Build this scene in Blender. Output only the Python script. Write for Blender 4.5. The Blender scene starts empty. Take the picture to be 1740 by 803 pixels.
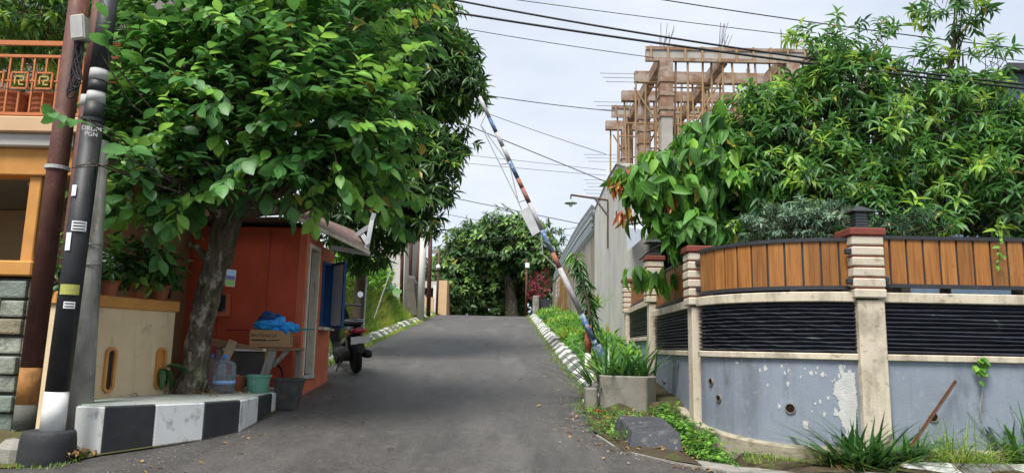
import bpy, bmesh, math, random
import numpy as np
from mathutils import Vector, Matrix
random.seed(7); RNG = np.random.default_rng(7)
S = bpy.context.scene
COL = S.collection
R = math.radians

# ------------------------------------------------------------------ camera
EYE = 1.6; FPX = 1217.0; PITCH = math.atan(188.5/FPX); ROLL = R(1.1)
cf = Vector((0, math.cos(PITCH), math.sin(PITCH)))
_u = Vector((0, -math.sin(PITCH), math.cos(PITCH))); _r = Vector((1, 0, 0))
cr = _r*math.cos(ROLL) + _u*math.sin(ROLL)
cu = _u*math.cos(ROLL) - _r*math.sin(ROLL)
CAMP = Vector((0, 0, EYE))
cam_d = bpy.data.cameras.new('camera'); cam = bpy.data.objects.new('camera', cam_d); COL.objects.link(cam)
cam_d.sensor_width = 36; cam_d.sensor_fit = 'HORIZONTAL'; cam_d.lens = FPX/1740*36
cam_d.clip_start = .05; cam_d.clip_end = 3000
cam.matrix_world = Matrix(((cr.x, cu.x, -cf.x, 0), (cr.y, cu.y, -cf.y, 0), (cr.z, cu.z, -cf.z, EYE), (0, 0, 0, 1)))
S.camera = cam

# ------------------------------------------------------------------ sky, sun, exposure
SUN_EL, SUN_AZ = R(61), R(208)          # azimuth measured clockwise from +Y: behind the camera, to the left
S.view_settings.view_transform = 'Standard'; S.view_settings.look = 'None'
S.view_settings.exposure = 0.98; S.view_settings.gamma = 1; S.view_settings.use_curve_mapping = False
w = bpy.data.worlds.new('World'); S.world = w; w.use_nodes = True
nt = w.node_tree; nt.nodes.clear()
def N(t, kind, **kw):
    n = t.nodes.new(kind)
    for k, v in kw.items():
        if k.startswith('i_'): n.inputs[k[2:].replace('_', ' ')].default_value = v
        else: setattr(n, k, v)
    return n
out = N(nt, 'ShaderNodeOutputWorld'); bg = N(nt, 'ShaderNodeBackground'); bg.inputs[1].default_value = .1
sky = N(nt, 'ShaderNodeTexSky', sky_type='NISHITA', sun_disc=False, sun_elevation=SUN_EL, sun_rotation=SUN_AZ)
tc = N(nt, 'ShaderNodeTexCoord'); mp = N(nt, 'ShaderNodeMapping'); mp.inputs['Scale'].default_value = (1.0, 1.0, 2.6)
n1 = N(nt, 'ShaderNodeTexNoise'); n1.inputs['Scale'].default_value = 2.1; n1.inputs['Detail'].default_value = 7; n1.inputs['Roughness'].default_value = .55
cr1 = N(nt, 'ShaderNodeValToRGB')
cr1.color_ramp.elements[0].position = .33; cr1.color_ramp.elements[0].color = (3.5, 3.95, 4.7, 1)
cr1.color_ramp.elements[1].position = .66; cr1.color_ramp.elements[1].color = (5.0, 5.25, 5.55, 1)
mx = N(nt, 'ShaderNodeMixRGB'); mx.inputs[0].default_value = .93
L = nt.links.new
L(tc.outputs['Generated'], mp.inputs[0]); L(mp.outputs[0], n1.inputs[0]); L(n1.outputs[0], cr1.inputs[0])
L(sky.outputs[0], mx.inputs[1]); L(cr1.outputs[0], mx.inputs[2]); L(mx.outputs[0], bg.inputs[0]); L(bg.outputs[0], out.inputs[0])
sd = bpy.data.lights.new('sun', 'SUN'); sd.energy = 3.3; sd.angle = R(24); sd.color = (1, .97, .92)
sun = bpy.data.objects.new('sun', sd); COL.objects.link(sun)
sv = Vector((math.sin(SUN_AZ)*math.cos(SUN_EL), math.cos(SUN_AZ)*math.cos(SUN_EL), math.sin(SUN_EL)))
sun.rotation_euler = sv.to_track_quat('Z', 'Y').to_euler(); sun.location = (-9, -6, 20)

# ------------------------------------------------------------------ geometry helpers
def ray(px, py):
    d = cf + cr*((px-870)/FPX) + cu*((401.5-py)/FPX)
    return d
def W(px, py, Y):                         # the point of a pixel's ray at depth Y
    d = ray(px, py); return CAMP + d*(Y/d.y)
SL = .087
def gz(y):                                # height of the road: a steady climb, a crest, a gentle fall behind it
    y = max(y, -8.0)
    if y < 35: return SL*y
    if y < 43: t = y-35; return SL*35 + SL*t - (.14/16)*t*t
    b = SL*35 + SL*8 - .14*4
    return b - .053*min(y-43, 40)
def G(px, py):                            # where a pixel's ray meets the climbing road
    d = ray(px, py); t = EYE/(SL*d.y-d.z); return CAMP + d*t

WLOC = {}
def _link(o, parent):
    COL.objects.link(o)
    if parent is not None: o.parent = parent
def place(o, loc, parent=None):
    loc = Vector(loc)
    o.location = loc - (WLOC[parent.name] if parent is not None else Vector((0, 0, 0)))
    WLOC[o.name] = loc
def tag(o, label, cat=None, group=None, kind=None):
    if label: o['label'] = label
    if cat: o['category'] = cat
    if group: o['group'] = group
    if kind: o['kind'] = kind
    return o
def thing(name, label, cat, loc=(0, 0, 0), group=None):
    o = bpy.data.objects.new(name, None); o.empty_display_size = .1; _link(o, None); place(o, loc)
    return tag(o, label, cat, group)
class MB:
    def __init__(s): s.v = []; s.f = []; s.mi = []
    def add(s, vs, fs, m=0):
        b = len(s.v); s.v += [tuple(v) for v in vs]; s.f += [tuple(i+b for i in f) for f in fs]; s.mi += [m]*len(fs); return s
    def box(s, c, size, rot=None, m=0):
        hx, hy, hz = size[0]/2, size[1]/2, size[2]/2
        vs = [Vector((x, y, z)) for x in (-hx, hx) for y in (-hy, hy) for z in (-hz, hz)]
        if rot is not None: vs = [rot @ v for v in vs]
        c = Vector(c)
        return s.add([v+c for v in vs], [(0, 1, 3, 2), (4, 6, 7, 5), (0, 4, 5, 1), (2, 3, 7, 6), (0, 2, 6, 4), (1, 5, 7, 3)], m)
    def bb(s, x0, x1, y0, y1, z0, z1, m=0): return s.box(((x0+x1)/2, (y0+y1)/2, (z0+z1)/2), (x1-x0, y1-y0, z1-z0), m=m)
    def beam(s, a, b, wd, h, m=0, up=Vector((0, 0, 1))):
        a, b = Vector(a), Vector(b); d = (b-a); l = d.length; d = d/l
        x = d.cross(up)
        if x.length < 1e-4: x = d.cross(Vector((1, 0, 0)))
        x.normalize(); z = x.cross(d)
        rot = Matrix((x, d, z)).transposed()
        return s.box((a+b)/2, (wd, l, h), rot, m)
    def tube(s, pts, rad, n=8, cap=True, m=0):
        pts = [Vector(p) for p in pts]; k = len(pts)
        if not hasattr(rad, '__len__'): rad = [rad]*k
        vs = []; fs = []; ref = None
        for i, p in enumerate(pts):
            d = (pts[min(i+1, k-1)]-pts[max(i-1, 0)]).normalized()
            if ref is None: ref = d.orthogonal().normalized()
            x = (ref - d*ref.dot(d))
            if x.length < 1e-5: x = d.orthogonal()
            x.normalize(); ref = x; y = d.cross(x)
            for j in range(n):
                a = 2*math.pi*j/n; vs.append(p + (x*math.cos(a)+y*math.sin(a))*rad[i])
        for i in range(k-1):
            for j in range(n):
                fs.append((i*n+j, i*n+(j+1) % n, (i+1)*n+(j+1) % n, (i+1)*n+j))
        if cap: fs += [tuple(range(n))[::-1], tuple(range((k-1)*n, k*n))]
        return s.add(vs, fs, m)
    def lathe(s, c, prof, n=20, m=0, rot=None):           # prof: (radius, z) from bottom to top
        c = Vector(c); vs = []; fs = []
        for r_, z in prof:
            for j in range(n):
                a = 2*math.pi*j/n; p = Vector((r_*math.cos(a), r_*math.sin(a), z))
                vs.append((rot @ p if rot is not None else p)+c)
        for i in range(len(prof)-1):
            for j in range(n): fs.append((i*n+j, i*n+(j+1) % n, (i+1)*n+(j+1) % n, (i+1)*n+j))
        fs += [tuple(range(n))[::-1], tuple(range((len(prof)-1)*n, len(prof)*n))]
        return s.add(vs, fs, m)
    def prism(s, poly, z0, z1, m=0):                     # poly: plan points, anticlockwise; z may be a list
        n = len(poly)
        a0 = z0 if hasattr(z0, '__len__') else [z0]*n; a1 = z1 if hasattr(z1, '__len__') else [z1]*n
        vs = [(p[0], p[1], a0[i]) for i, p in enumerate(poly)] + [(p[0], p[1], a1[i]) for i, p in enumerate(poly)]
        fs = [tuple(range(n))[::-1], tuple(range(n, 2*n))] + [(i, (i+1) % n, n+(i+1) % n, n+i) for i in range(n)]
        return s.add(vs, fs, m)
    def ribbon(s, pts, z0, z1, o0, o1, m=0):             # a solid strip along a plan path, from offset o0 (in) to o1 (out)
        n = len(pts); a0 = z0 if hasattr(z0, '__len__') else [z0]*n; a1 = z1 if hasattr(z1, '__len__') else [z1]*n
        vs = []; fs = []
        for i, p in enumerate(pts):
            a = Vector(pts[max(i-1, 0)][:2]); b = Vector(pts[min(i+1, n-1)][:2]); d = (b-a).normalized(); nn = Vector((d.y, -d.x)); p = Vector(p[:2])
            q0 = p+nn*o0; q1 = p+nn*o1
            vs += [(q0.x, q0.y, a0[i]), (q1.x, q1.y, a0[i]), (q1.x, q1.y, a1[i]), (q0.x, q0.y, a1[i])]
        for i in range(n-1):
            b = i*4; c = b+4
            for j in range(4): fs.append((b+j, b+(j+1) % 4, c+(j+1) % 4, c+j))
        fs += [(3, 2, 1, 0), tuple(n*4-4+j for j in range(4))]
        return s.add(vs, fs, m)
    def build(s, name, mat, parent=None, bevel=0, smooth=False, label=None, seg=1, sub=0):
        vs = np.array(s.v); c = (vs.min(0)+vs.max(0))/2; c[2] = vs[:, 2].min()
        me = bpy.data.meshes.new(name); me.from_pydata([tuple(v) for v in vs-c], [], s.f)
        mats = mat if isinstance(mat, (list, tuple)) else [mat]
        for m_ in mats: me.materials.append(m_)
        if len(mats) > 1: me.polygons.foreach_set('material_index', s.mi)
        bm = bmesh.new(); bm.from_mesh(me)
        bmesh.ops.recalc_face_normals(bm, faces=bm.faces)
        if bevel:
            es = [e for e in bm.edges if len(e.link_faces) == 2 and e.calc_face_angle(0) > .5]
            bmesh.ops.bevel(bm, geom=es, offset=bevel, segments=seg, affect='EDGES', profile=.6, clamp_overlap=True)
        bm.to_mesh(me); bm.free()
        if smooth: me.shade_smooth()
        o = bpy.data.objects.new(name, me); _link(o, parent); place(o, c, parent)
        if sub:
            md = o.modifiers.new('s', 'SUBSURF'); md.levels = md.render_levels = sub
        if label: o['label'] = label
        return o
def inst(src, loc, parent=None, rz=0, scale=None, eul=None):
    o = bpy.data.objects.new(src.name.split('.')[0], src.data); _link(o, parent); place(o, loc, parent)
    o.rotation_euler = eul if eul is not None else (0, 0, rz)
    if scale: o.scale = scale
    return o
def struct(o, label=None): o['kind'] = 'structure'; return o

# ------------------------------------------------------------------ materials
def mat(name, base, var=None, vs=6, rough=.8, spec=.3, bump=0., bs=60, layers=(), metal=0, trans=0, ior=1.45, coat=0, detail=5, emis=None, vmin=.3, vmax=.7, ov=0, bd=.02):
    m = bpy.data.materials.new(name); m.use_nodes = True; t = m.node_tree; b = t.nodes['Principled BSDF']; L = t.links.new
    b.inputs['Roughness'].default_value = rough; b.inputs['Specular IOR Level'].default_value = spec; b.inputs['Metallic'].default_value = metal
    b.inputs['Transmission Weight'].default_value = trans; b.inputs['IOR'].default_value = ior; b.inputs['Coat Weight'].default_value = coat
    b.inputs['Base Color'].default_value = (*base, 1)
    geo = N(t, 'ShaderNodeNewGeometry'); pos = geo.outputs['Position']
    def noise(scale, det=detail, rg=.6):
        n = N(t, 'ShaderNodeTexNoise'); n.inputs['Detail'].default_value = det; n.inputs['Roughness'].default_value = rg
        if hasattr(scale, '__len__'):
            mpn = N(t, 'ShaderNodeMapping'); mpn.inputs['Scale'].default_value = scale; L(pos, mpn.inputs[0]); L(mpn.outputs[0], n.inputs[0]); n.inputs['Scale'].default_value = 1
        else: L(pos, n.inputs[0]); n.inputs['Scale'].default_value = scale
        return n.outputs[0]
    def remap(o, lo, hi):
        r_ = N(t, 'ShaderNodeMapRange'); r_.inputs[1].default_value = lo; r_.inputs[2].default_value = hi; L(o, r_.inputs[0]); return r_.outputs[0]
    def mixc(f, a, c):
        mm = N(t, 'ShaderNodeMixRGB'); L(f, mm.inputs[0])
        if isinstance(a, tuple): mm.inputs[1].default_value = (*a, 1)
        else: L(a, mm.inputs[1])
        mm.inputs[2].default_value = (*c, 1); return mm.outputs[0]
    cur = base
    if var: cur = mixc(remap(noise(vs), vmin, vmax), cur, var)
    for (c, sc, lo, hi, amt, det) in layers:
        f = remap(noise(sc, det, .65), lo, hi)
        ml = N(t, 'ShaderNodeMath', operation='MULTIPLY'); L(f, ml.inputs[0]); ml.inputs[1].default_value = amt
        cur = mixc(ml.outputs[0], cur, c)
    if ov and not isinstance(cur, tuple):
        oi = N(t, 'ShaderNodeObjectInfo'); rm = N(t, 'ShaderNodeMapRange'); rm.inputs[3].default_value = 1-ov; rm.inputs[4].default_value = 1+ov; L(oi.outputs['Random'], rm.inputs[0])
        hv = N(t, 'ShaderNodeHueSaturation'); L(rm.outputs[0], hv.inputs['Value']); L(cur, hv.inputs['Color']); cur = hv.outputs[0]
    if not isinstance(cur, tuple): L(cur, b.inputs['Base Color'])
    if bump:
        bp = N(t, 'ShaderNodeBump'); bp.inputs['Strength'].default_value = bump; bp.inputs['Distance'].default_value = bd
        L(noise(bs, 6, .65), bp.inputs['Height']); L(bp.outputs[0], b.inputs['Normal'])
    if emis: b.inputs['Emission Color'].default_value = (*emis[0], 1); b.inputs['Emission Strength'].default_value = emis[1]
    return m
def leafmat(name, dark, mid, young, trans=.3, rough=.38, spec=.5):
    m = bpy.data.materials.new(name); m.use_nodes = True; t = m.node_tree; b = t.nodes['Principled BSDF']; L = t.links.new
    at = N(t, 'ShaderNodeAttribute', attribute_name='tint'); rp = N(t, 'ShaderNodeValToRGB')
    e = rp.color_ramp.elements; e[0].position = 0; e[0].color = (*dark, 1); e[1].position = 1; e[1].color = (.34, .27, .05, 1)
    x = e.new(.6); x.color = (*mid, 1); x = e.new(.93); x.color = (*young, 1)
    L(at.outputs['Fac'], rp.inputs[0])
    geo = N(t, 'ShaderNodeNewGeometry'); nz = N(t, 'ShaderNodeTexNoise'); nz.inputs['Scale'].default_value = 30; L(geo.outputs['Position'], nz.inputs[0])
    hs = N(t, 'ShaderNodeHueSaturation'); mr = N(t, 'ShaderNodeMapRange'); mr.inputs[3].default_value = .75; mr.inputs[4].default_value = 1.25
    L(nz.outputs[0], mr.inputs[0]); L(mr.outputs[0], hs.inputs['Value']); L(rp.outputs[0], hs.inputs['Color'])
    L(hs.outputs[0], b.inputs['Base Color']); b.inputs['Roughness'].default_value = rough; b.inputs['Specular IOR Level'].default_value = spec
    tr = N(t, 'ShaderNodeBsdfTranslucent'); h2 = N(t, 'ShaderNodeHueSaturation'); h2.inputs['Value'].default_value = 1.5; h2.inputs['Hue'].default_value = .485
    L(hs.outputs[0], h2.inputs['Color']); L(h2.outputs[0], tr.inputs[0])
    ms = N(t, 'ShaderNodeMixShader'); ms.inputs[0].default_value = trans; L(b.outputs[0], ms.inputs[1]); L(tr.outputs[0], ms.inputs[2])
    L(ms.outputs[0], t.nodes['Material Output'].inputs[0])
    return m
GREY = (.3, .3, .3)
m_asph = mat('asphalt', (.066, .06, .056), (.096, .088, .082), 1.6, .52, .5, 1.0, 60, bd=.03, layers=[((.15, .14, .13), 32, .56, .66, .75, 3), ((.03, .027, .025), 26, .56, .66, .75, 3), ((.05, .046, .043), (2.4, .8, 1), .48, .66, .75, 7), ((.13, .122, .113), 7, .52, .68, .6, 7), ((.04, .037, .035), 16, .55, .68, .6, 6), ((.24, .225, .21), 70, .64, .74, .6, 2), ((.035, .033, .032), 45, .58, .72, .7, 2), ((.16, .15, .14), (1.4, .22, 1), .52, .72, .6, 6), ((.045, .042, .04), (5, .5, 1), .6, .7, .5, 5)])
m_soil = mat('soil', (.07, .052, .034), (.12, .09, .06), 9, .95, .1, .8, 40, layers=[((.05, .09, .02), 3, .45, .62, .8, 5)])
m_turf = mat('turf', (.08, .1, .03), (.12, .13, .045), 4, .95, .1, .9, 50, layers=[((.1, .075, .045), 3.3, .42, .58, .9, 6)])
m_mud = mat('verge_mud', (.085, .066, .044), (.05, .04, .028), 8, .95, .1, 1.0, 40, layers=[((.07, .09, .025), 5, .5, .62, .8, 6), ((.2, .18, .14), 14, .62, .7, .6, 5)])
m_far = mat('far_ground', (.06, .09, .03), (.09, .08, .05), .5, .95, .1)
m_lip = mat('old_concrete', (.3, .285, .25), (.2, .19, .165), 7, .9, .2, .6, 60, layers=[((.07, .085, .04), 4, .52, .68, .8, 6), ((.05, .047, .042), (9, 9, 9), .6, .72, .7, 5)])
m_ditch = mat('dark_drain', (.03, .03, .024), (.06, .065, .035), 6, .6, .4, .6, 40)
m_kw = mat('kerb_white', (.62, .62, .6), (.5, .5, .47), 8, .8, .3, .3, 80, layers=[((.2, .19, .17), 9, .5, .66, .75, 7), ((.1, .12, .05), 4, .58, .7, .6, 5)])
m_kb = mat('kerb_black', (.1, .1, .1), (.16, .16, .155), 8, .8, .3, .3, 80, layers=[((.3, .29, .27), 11, .52, .68, .6, 7)])
m_pw = mat('platform_white', (.64, .65, .64), (.56, .57, .56), 5, .75, .3, .2, 60, layers=[((.16, .145, .12), (7, 7, 5), .56, .7, .75, 7), ((.3, .24, .18), (14, 14, 1.2), .62, .75, .6, 4)])
m_pb = mat('platform_black', (.022, .023, .026), (.035, .036, .038), 5, .7, .35, .2, 60, layers=[((.09, .085, .075), 8, .6, .75, .4, 7)])
m_ptop = mat('platform_top', (.5, .51, .48), (.38, .4, .36), 4, .85, .25, .4, 60, layers=[((.26, .38, .28), (2.2, 2.2, 2), .5, .6, .6, 3), ((.12, .11, .08), 9, .58, .7, .6, 6)])
m_black = mat('black_paint', (.018, .019, .021), (.03, .031, .034), 6, .5, .4, .2, 60, layers=[((.06, .07, .035), (8, 8, 3), .58, .7, .7, 7), ((.1, .1, .1), 10, .6, .75, .35, 6)])
m_block = mat('black_block_paint', (.035, .037, .042), (.06, .062, .068), 5, .7, .35, .4, 50, layers=[((.2, .195, .19), 7, .56, .7, .6, 8), ((.42, .4, .38), 24, .63, .7, .8, 6)])
m_white = mat('white_paint', (.7, .7, .68), (.6, .6, .57), 7, .6, .4, .1, 60, layers=[((.3, .27, .2), 9, .6, .75, .6, 6)])
m_pwhite = mat('pole_white', (.42, .42, .41), (.32, .32, .3), 9, .7, .3, .1, 60)
m_brownp = mat('brown_pole_paint', (.07, .026, .02), (.105, .042, .03), 7, .62, .3, .3, 50, layers=[((.2, .1, .055), (11, 11, 6), .58, .68, .7, 7), ((.03, .016, .012), (9, 9, 1.5), .52, .68, .7, 5)])
m_ochre = mat('ochre_rust', (.36, .17, .045), (.22, .1, .035), 9, .8, .3, .3, 60, layers=[((.06, .04, .025), 6, .55, .7, .8, 6)])
m_conc = mat('pole_concrete', (.32, .31, .285), (.2, .195, .175), 5, .9, .2, .35, 60, layers=[((.07, .075, .045), (5, 5, 1.4), .5, .66, .7, 6), ((.42, .42, .4), (6, 6, 2.5), .6, .68, .6, 5)])
m_orange = mat('orange_paint', (.56, .27, .075), (.46, .21, .055), 4, .7, .3, .1, 50, layers=[((.2, .1, .03), (6, 6, 1), .58, .75, .5, 5)])
m_cream = mat('cream_paint', (.66, .52, .34), (.58, .45, .28), 3, .75, .3, .2, 40, layers=[((.22, .19, .12), (6, 6, 5), .58, .74, .6, 7), ((.3, .22, .13), (7, 7, .8), .55, .75, .5, 5)])
m_peach = mat('peach_paint', (.58, .4, .24), (.5, .33, .19), 3, .75, .3, .1, 50)
m_slab = mat('slab_white', (.5, .48, .45), (.42, .4, .37), 4, .8, .25, .15, 50)
m_rail = mat('orange_rail', (.5, .17, .06), (.42, .14, .05), 8, .5, .4)
m_stone = [mat('wall_stone', c, d, 5, .85, .25, .9, 22, layers=[((.1, .11, .085), 7, .5, .66, .75, 7), ((.4, .42, .36), 11, .6, .7, .5, 6)], ov=.2) for c, d in (((.27, .32, .27), (.19, .23, .19)), ((.32, .34, .28), (.23, .24, .2)), ((.34, .29, .19), (.24, .21, .15)), ((.23, .27, .24), (.16, .19, .165)))]
m_mortar = mat('mortar', (.12, .12, .105), (.08, .08, .07), 9, .95, .1, .4, 60)
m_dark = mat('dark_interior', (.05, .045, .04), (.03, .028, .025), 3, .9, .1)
m_glassd = mat('dark_glass', (.02, .025, .03), None, 1, .08, .6)
m_booth_shaded = mat('booth_paint_shaded', (.46, .077, .034), (.38, .063, .028), 2.5, .72, .3, .2, 40, layers=[((.2, .04, .02), (5, 5, 1.2), .5, .7, .35, 5), ((.12, .05, .03), (5, 5, 4), .6, .74, .6, 7), ((.42, .16, .1), 13, .66, .74, .4, 6)])  # booth paint in a deeper red, tree shade put into the colour
m_booth_lit = mat('booth_paint_lit', (.56, .15, .075), (.46, .115, .055), 3, .72, .3, .25, 40, layers=[((.16, .07, .05), (5, 5, 3), .58, .72, .7, 7), ((.2, .06, .04), (7, 7, 1.5), .52, .7, .6, 6), ((.5, .2, .13), 9, .62, .72, .5, 6)])  # same booth paint made paler, the brighter road side put into the colour
m_frame = mat('weathered_frame', (.66, .61, .51), (.5, .44, .34), 9, .8, .25, .3, 60, layers=[((.16, .11, .07), (18, 18, 3), .55, .68, .8, 6)])
m_door = mat('grey_door', (.36, .34, .3), (.27, .25, .215), 5, .8, .25, .2, 50)
m_blue = mat('blue_shutter', (.015, .09, .24), (.012, .065, .18), 6, .5, .4)
m_glass = mat('window_glass', (.82, .83, .76), (.6, .62, .58), 5, .5, .4)
m_sheet = mat('rusted_roof_sheet', (.19, .125, .11), (.13, .085, .075), 5, .75, .3, .25, 40, layers=[((.3, .25, .23), (12, 3, 3), .55, .7, .5, 5)])
m_plank = mat('grey_plank', (.3, .28, .26), (.18, .165, .15), (30, 30, 4), .85, .2, .4, 40)
m_wood = mat('varnished_board', (.33, .14, .035), (.24, .092, .021), (28, 28, 2.2), .45, .4, .2, 70, layers=[((.12, .042, .012), (46, 46, 1.4), .5, .68, .8, 7), ((.42, .2, .06), (10, 10, 1), .52, .7, .6, 5), ((.1, .05, .02), (14, 14, 9), .64, .74, .6, 7)], ov=.22)
m_wood2 = mat('aged_board', (.33, .12, .028), (.24, .08, .018), (28, 28, 2.2), .5, .4, .15, 70, layers=[((.12, .042, .014), (40, 40, 1.6), .52, .7, .8, 6)], ov=.2)
m_iron = mat('black_iron', (.022, .023, .026), (.035, .036, .04), 9, .5, .45)
m_slat = mat('navy_black_slat', (.026, .029, .04), (.042, .046, .06), 6, .45, .5, .1, 60, layers=[((.2, .25, .19), (3.2, 3.2, 2.2), .63, .68, .85, 8), ((.09, .095, .1), (6, 6, 30), .55, .7, .5, 6)], ov=.25)
m_cwall = mat('cream_beam', (.58, .51, .4), (.5, .43, .33), 4, .8, .25, .2, 60, layers=[((.2, .175, .125), (5, 5, 3), .5, .68, .7, 8), ((.1, .1, .06), (9, 9, 14), .58, .7, .65, 6), ((.3, .26, .19), (7, 7, .7), .52, .7, .6, 5)])
m_gwall = mat('grey_blue_plaster', (.185, .215, .26), (.235, .27, .32), 1.8, .7, .35, .2, 50, layers=[((.12, .135, .155), (3.5, 3.5, .45), .5, .7, .7, 5), ((.27, .3, .34), (5, 5, .8), .56, .75, .5, 5), ((.09, .1, .1), (4, 4, 2.2), .58, .72, .6, 8), ((.3, .33, .36), 9, .58, .7, .5, 8), ((.55, .55, .53), (4.5, 4.5, 3.2), .668, .684, .95, 8), ((.5, .51, .5), (16, 16, 11), .71, .73, .9, 6)])
m_peel = mat('peeled_plaster', (.5, .5, .475), (.4, .4, .38), 9, .85, .2, .3, 60)
m_base = mat('wall_base', (.4, .35, .26), (.28, .245, .18), 5, .9, .2, .45, 50, layers=[((.09, .085, .06), (5, 5, 9), .5, .66, .75, 7)])
m_bcap = mat('cream_course', (.56, .5, .4), (.46, .4, .31), 6, .8, .25, .25, 60, layers=[((.15, .13, .09), 7, .57, .7, .6, 7)])
m_redcap = mat('red_tile_cap', (.21, .052, .035), (.15, .04, .028), 8, .6, .35, .2, 60)
m_redj = mat('red_joint', (.25, .05, .035), None, 1, .8)
m_pipe_shade = mat('pipe_shade', (.02, .014, .01), None, 1, .95, .05)
m_pipe = mat('pipe', (.26, .23, .19), (.12, .09, .06), 12, .8)
m_rust = mat('rusty_iron', (.13, .062, .035), (.08, .04, .025), 15, .8, .3, .3, 60)
m_plant = mat('planter_concrete', (.27, .255, .22), (.19, .175, .145), 3.5, .9, .2, .35, 60, layers=[((.07, .075, .035), (3, 3, 2.4), .52, .7, .75, 6)])
m_tall = mat('tall_wall_plaster', (.6, .58, .54), (.52, .5, .465), 1.2, .85, .2, .15, 40, layers=[((.3, .29, .26), (2, 1.5, .4), .48, .72, .5, 7), ((.36, .34, .31), (.8, .8, .8), .5, .7, .5, 6)])
m_rough = mat('stained_wall', (.36, .33, .28), (.27, .25, .205), 2, .9, .2, .3, 30, layers=[((.13, .115, .085), (2.2, 1.6, .25), .46, .66, .8, 6)])
m_corr = mat('corrugated_pale', (.52, .58, .62), (.44, .5, .54), 2, .5, .4)
m_form = mat('formwork_timber', (.28, .17, .115), (.2, .12, .08), 3, .85, .2, .2, 30, layers=[((.36, .31, .265), (2, 2, 3), .46, .6, .85, 6), ((.1, .07, .05), (4, 4, 4), .58, .7, .6, 6)])
m_fconc = mat('raw_concrete', (.4, .375, .34), (.3, .28, .25), 2.5, .9, .2, .2, 30)
m_bamboo = mat('bamboo', (.36, .24, .13), (.25, .16, .09), 4, .75, .3)
m_rebar = mat('rebar', (.16, .15, .16), None, 1, .7, .4)
m_bark = mat('bark', (.17, .135, .1), (.06, .048, .035), (14, 14, 5), .95, .15, 1.0, 16, layers=[((.4, .37, .31), (9, 9, 5), .54, .62, .85, 7), ((.1, .12, .04), 5, .52, .64, .8, 6), ((.025, .02, .016), (20, 20, 7), .56, .66, .9, 6)], bd=.08)
m_bark2 = mat('dark_bark', (.1, .08, .06), (.06, .05, .04), 8, .95, .15, .8, 28)
m_twig = mat('twig', (.09, .075, .045), (.06, .07, .03), 5, .9, .15)
m_cable = mat('cable_rubber', (.015, .015, .017), None, 1, .6, .4)
m_tin = mat('pale_tin', (.55, .56, .57), (.42, .43, .45), 6, .5, .4)
m_boom_b = mat('boom_blue', (.06, .12, .25), (.28, .3, .33), 14, .6, .35, .1, 60, vmin=.5, vmax=.6)
m_boom_w = mat('boom_white', (.42, .42, .44), (.3, .29, .3), 12, .6, .35, .1, 60, layers=[((.3, .1, .05), 20, .58, .66, .8, 5)])
m_boom_r = mat('boom_rust', (.36, .13, .07), (.22, .1, .08), 14, .7, .3, .1, 60, layers=[((.05, .1, .28), 18, .58, .64, .8, 5)])
m_postr = mat('post_red', (.42, .12, .06), (.3, .08, .045), 12, .65, .3, .1, 60)
m_card = mat('cardboard', (.36, .22, .115), (.3, .18, .09), 6, .85, .2, .1, 60)
m_ink = mat('dark_ink', (.035, .025, .02), None, 1, .8)
m_net = mat('blue_net', (.012, .22, .72), (.03, .4, .85), 26, .45, .4, .9, 60)
m_netd = mat('navy_net', (.02, .05, .17), (.03, .08, .25), 40, .55, .3, .9, 120)
m_terra = mat('terracotta', (.36, .12, .055), (.26, .085, .04), 9, .8, .25, .2, 60)
m_green = mat('green_bucket', (.1, .27, .19), (.13, .31, .22), 6, .45, .4, .1, 60, layers=[((.4, .42, .38), (18, 18, 18), .6, .66, .7, 6)])
m_bin = mat('black_bin', (.03, .03, .032), (.09, .085, .075), 9, .6, .35, .1, 60)
m_pet = mat('clear_plastic', (.86, .92, .98), None, 1, .08, .5, trans=.93, ior=1.12)
m_petc = mat('blue_plastic', (.03, .22, .6), None, 1, .35, .5)
m_labelp = mat('blue_label', (.35, .5, .75), (.15, .3, .65), 30, .5)
m_tyre = mat('tyre', (.018, .018, .018), None, 1, .85, .2, .3, 80)
m_moto = mat('scooter_black', (.012, .012, .014), None, 1, .22, .55)
m_mattb = mat('matt_black', (.02, .02, .021), (.03, .03, .03), 9, .75, .3)
m_redl = mat('red_lens', (.25, .012, .02), None, 1, .12, .6)
m_chrome = mat('mirror', (.75, .85, .95), None, 1, .2, .5, metal=.5)  # pale blue base carries the sky's reflection in its colour
m_metal = mat('dull_metal', (.25, .25, .25), (.16, .15, .145), 9, .45, .4, metal=.6)
m_paper = mat('paper', (.7, .72, .72), None, 1, .7)
m_blueh = mat('blue_house', (.2, .27, .37), (.16, .22, .31), 2, .8)
m_roofd = mat('dark_roof', (.045, .045, .055), (.07, .065, .07), 5, .8)
m_awn = mat('awning_metal', (.42, .45, .52), (.35, .38, .44), 2, .4, .4)
m_lwall = mat('ruin_wall', (.16, .145, .125), (.09, .085, .07), 3, .95, .1, .5, 20)
m_lamp = mat('lamp_enamel', (.35, .42, .36), (.25, .3, .26), 9, .4, .4)
m_lampw = mat('lamp_white', (.7, .72, .72), None, 1, .4)
m_litter = mat('dry_leaf', (.2, .11, .05), (.12, .07, .035), 20, .9)
l_front = leafmat('leaf_front_tree', (.034, .105, .03), (.085, .24, .05), (.24, .47, .075), .34, .45, .4)
l_mango = leafmat('leaf_mango', (.024, .066, .02), (.064, .16, .033), (.2, .36, .06), .28, .4, .45)
l_shrub = leafmat('leaf_garden_tree', (.024, .08, .02), (.074, .21, .04), (.28, .45, .06), .36, .42, .4)
l_cacao = leafmat('leaf_cacao', (.035, .1, .022), (.095, .26, .035), (.24, .46, .055), .34, .5, .35)
l_russ = leafmat('leaf_russet', (.28, .07, .02), (.36, .12, .03), (.34, .2, .03), .3, .4, .4)
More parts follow.
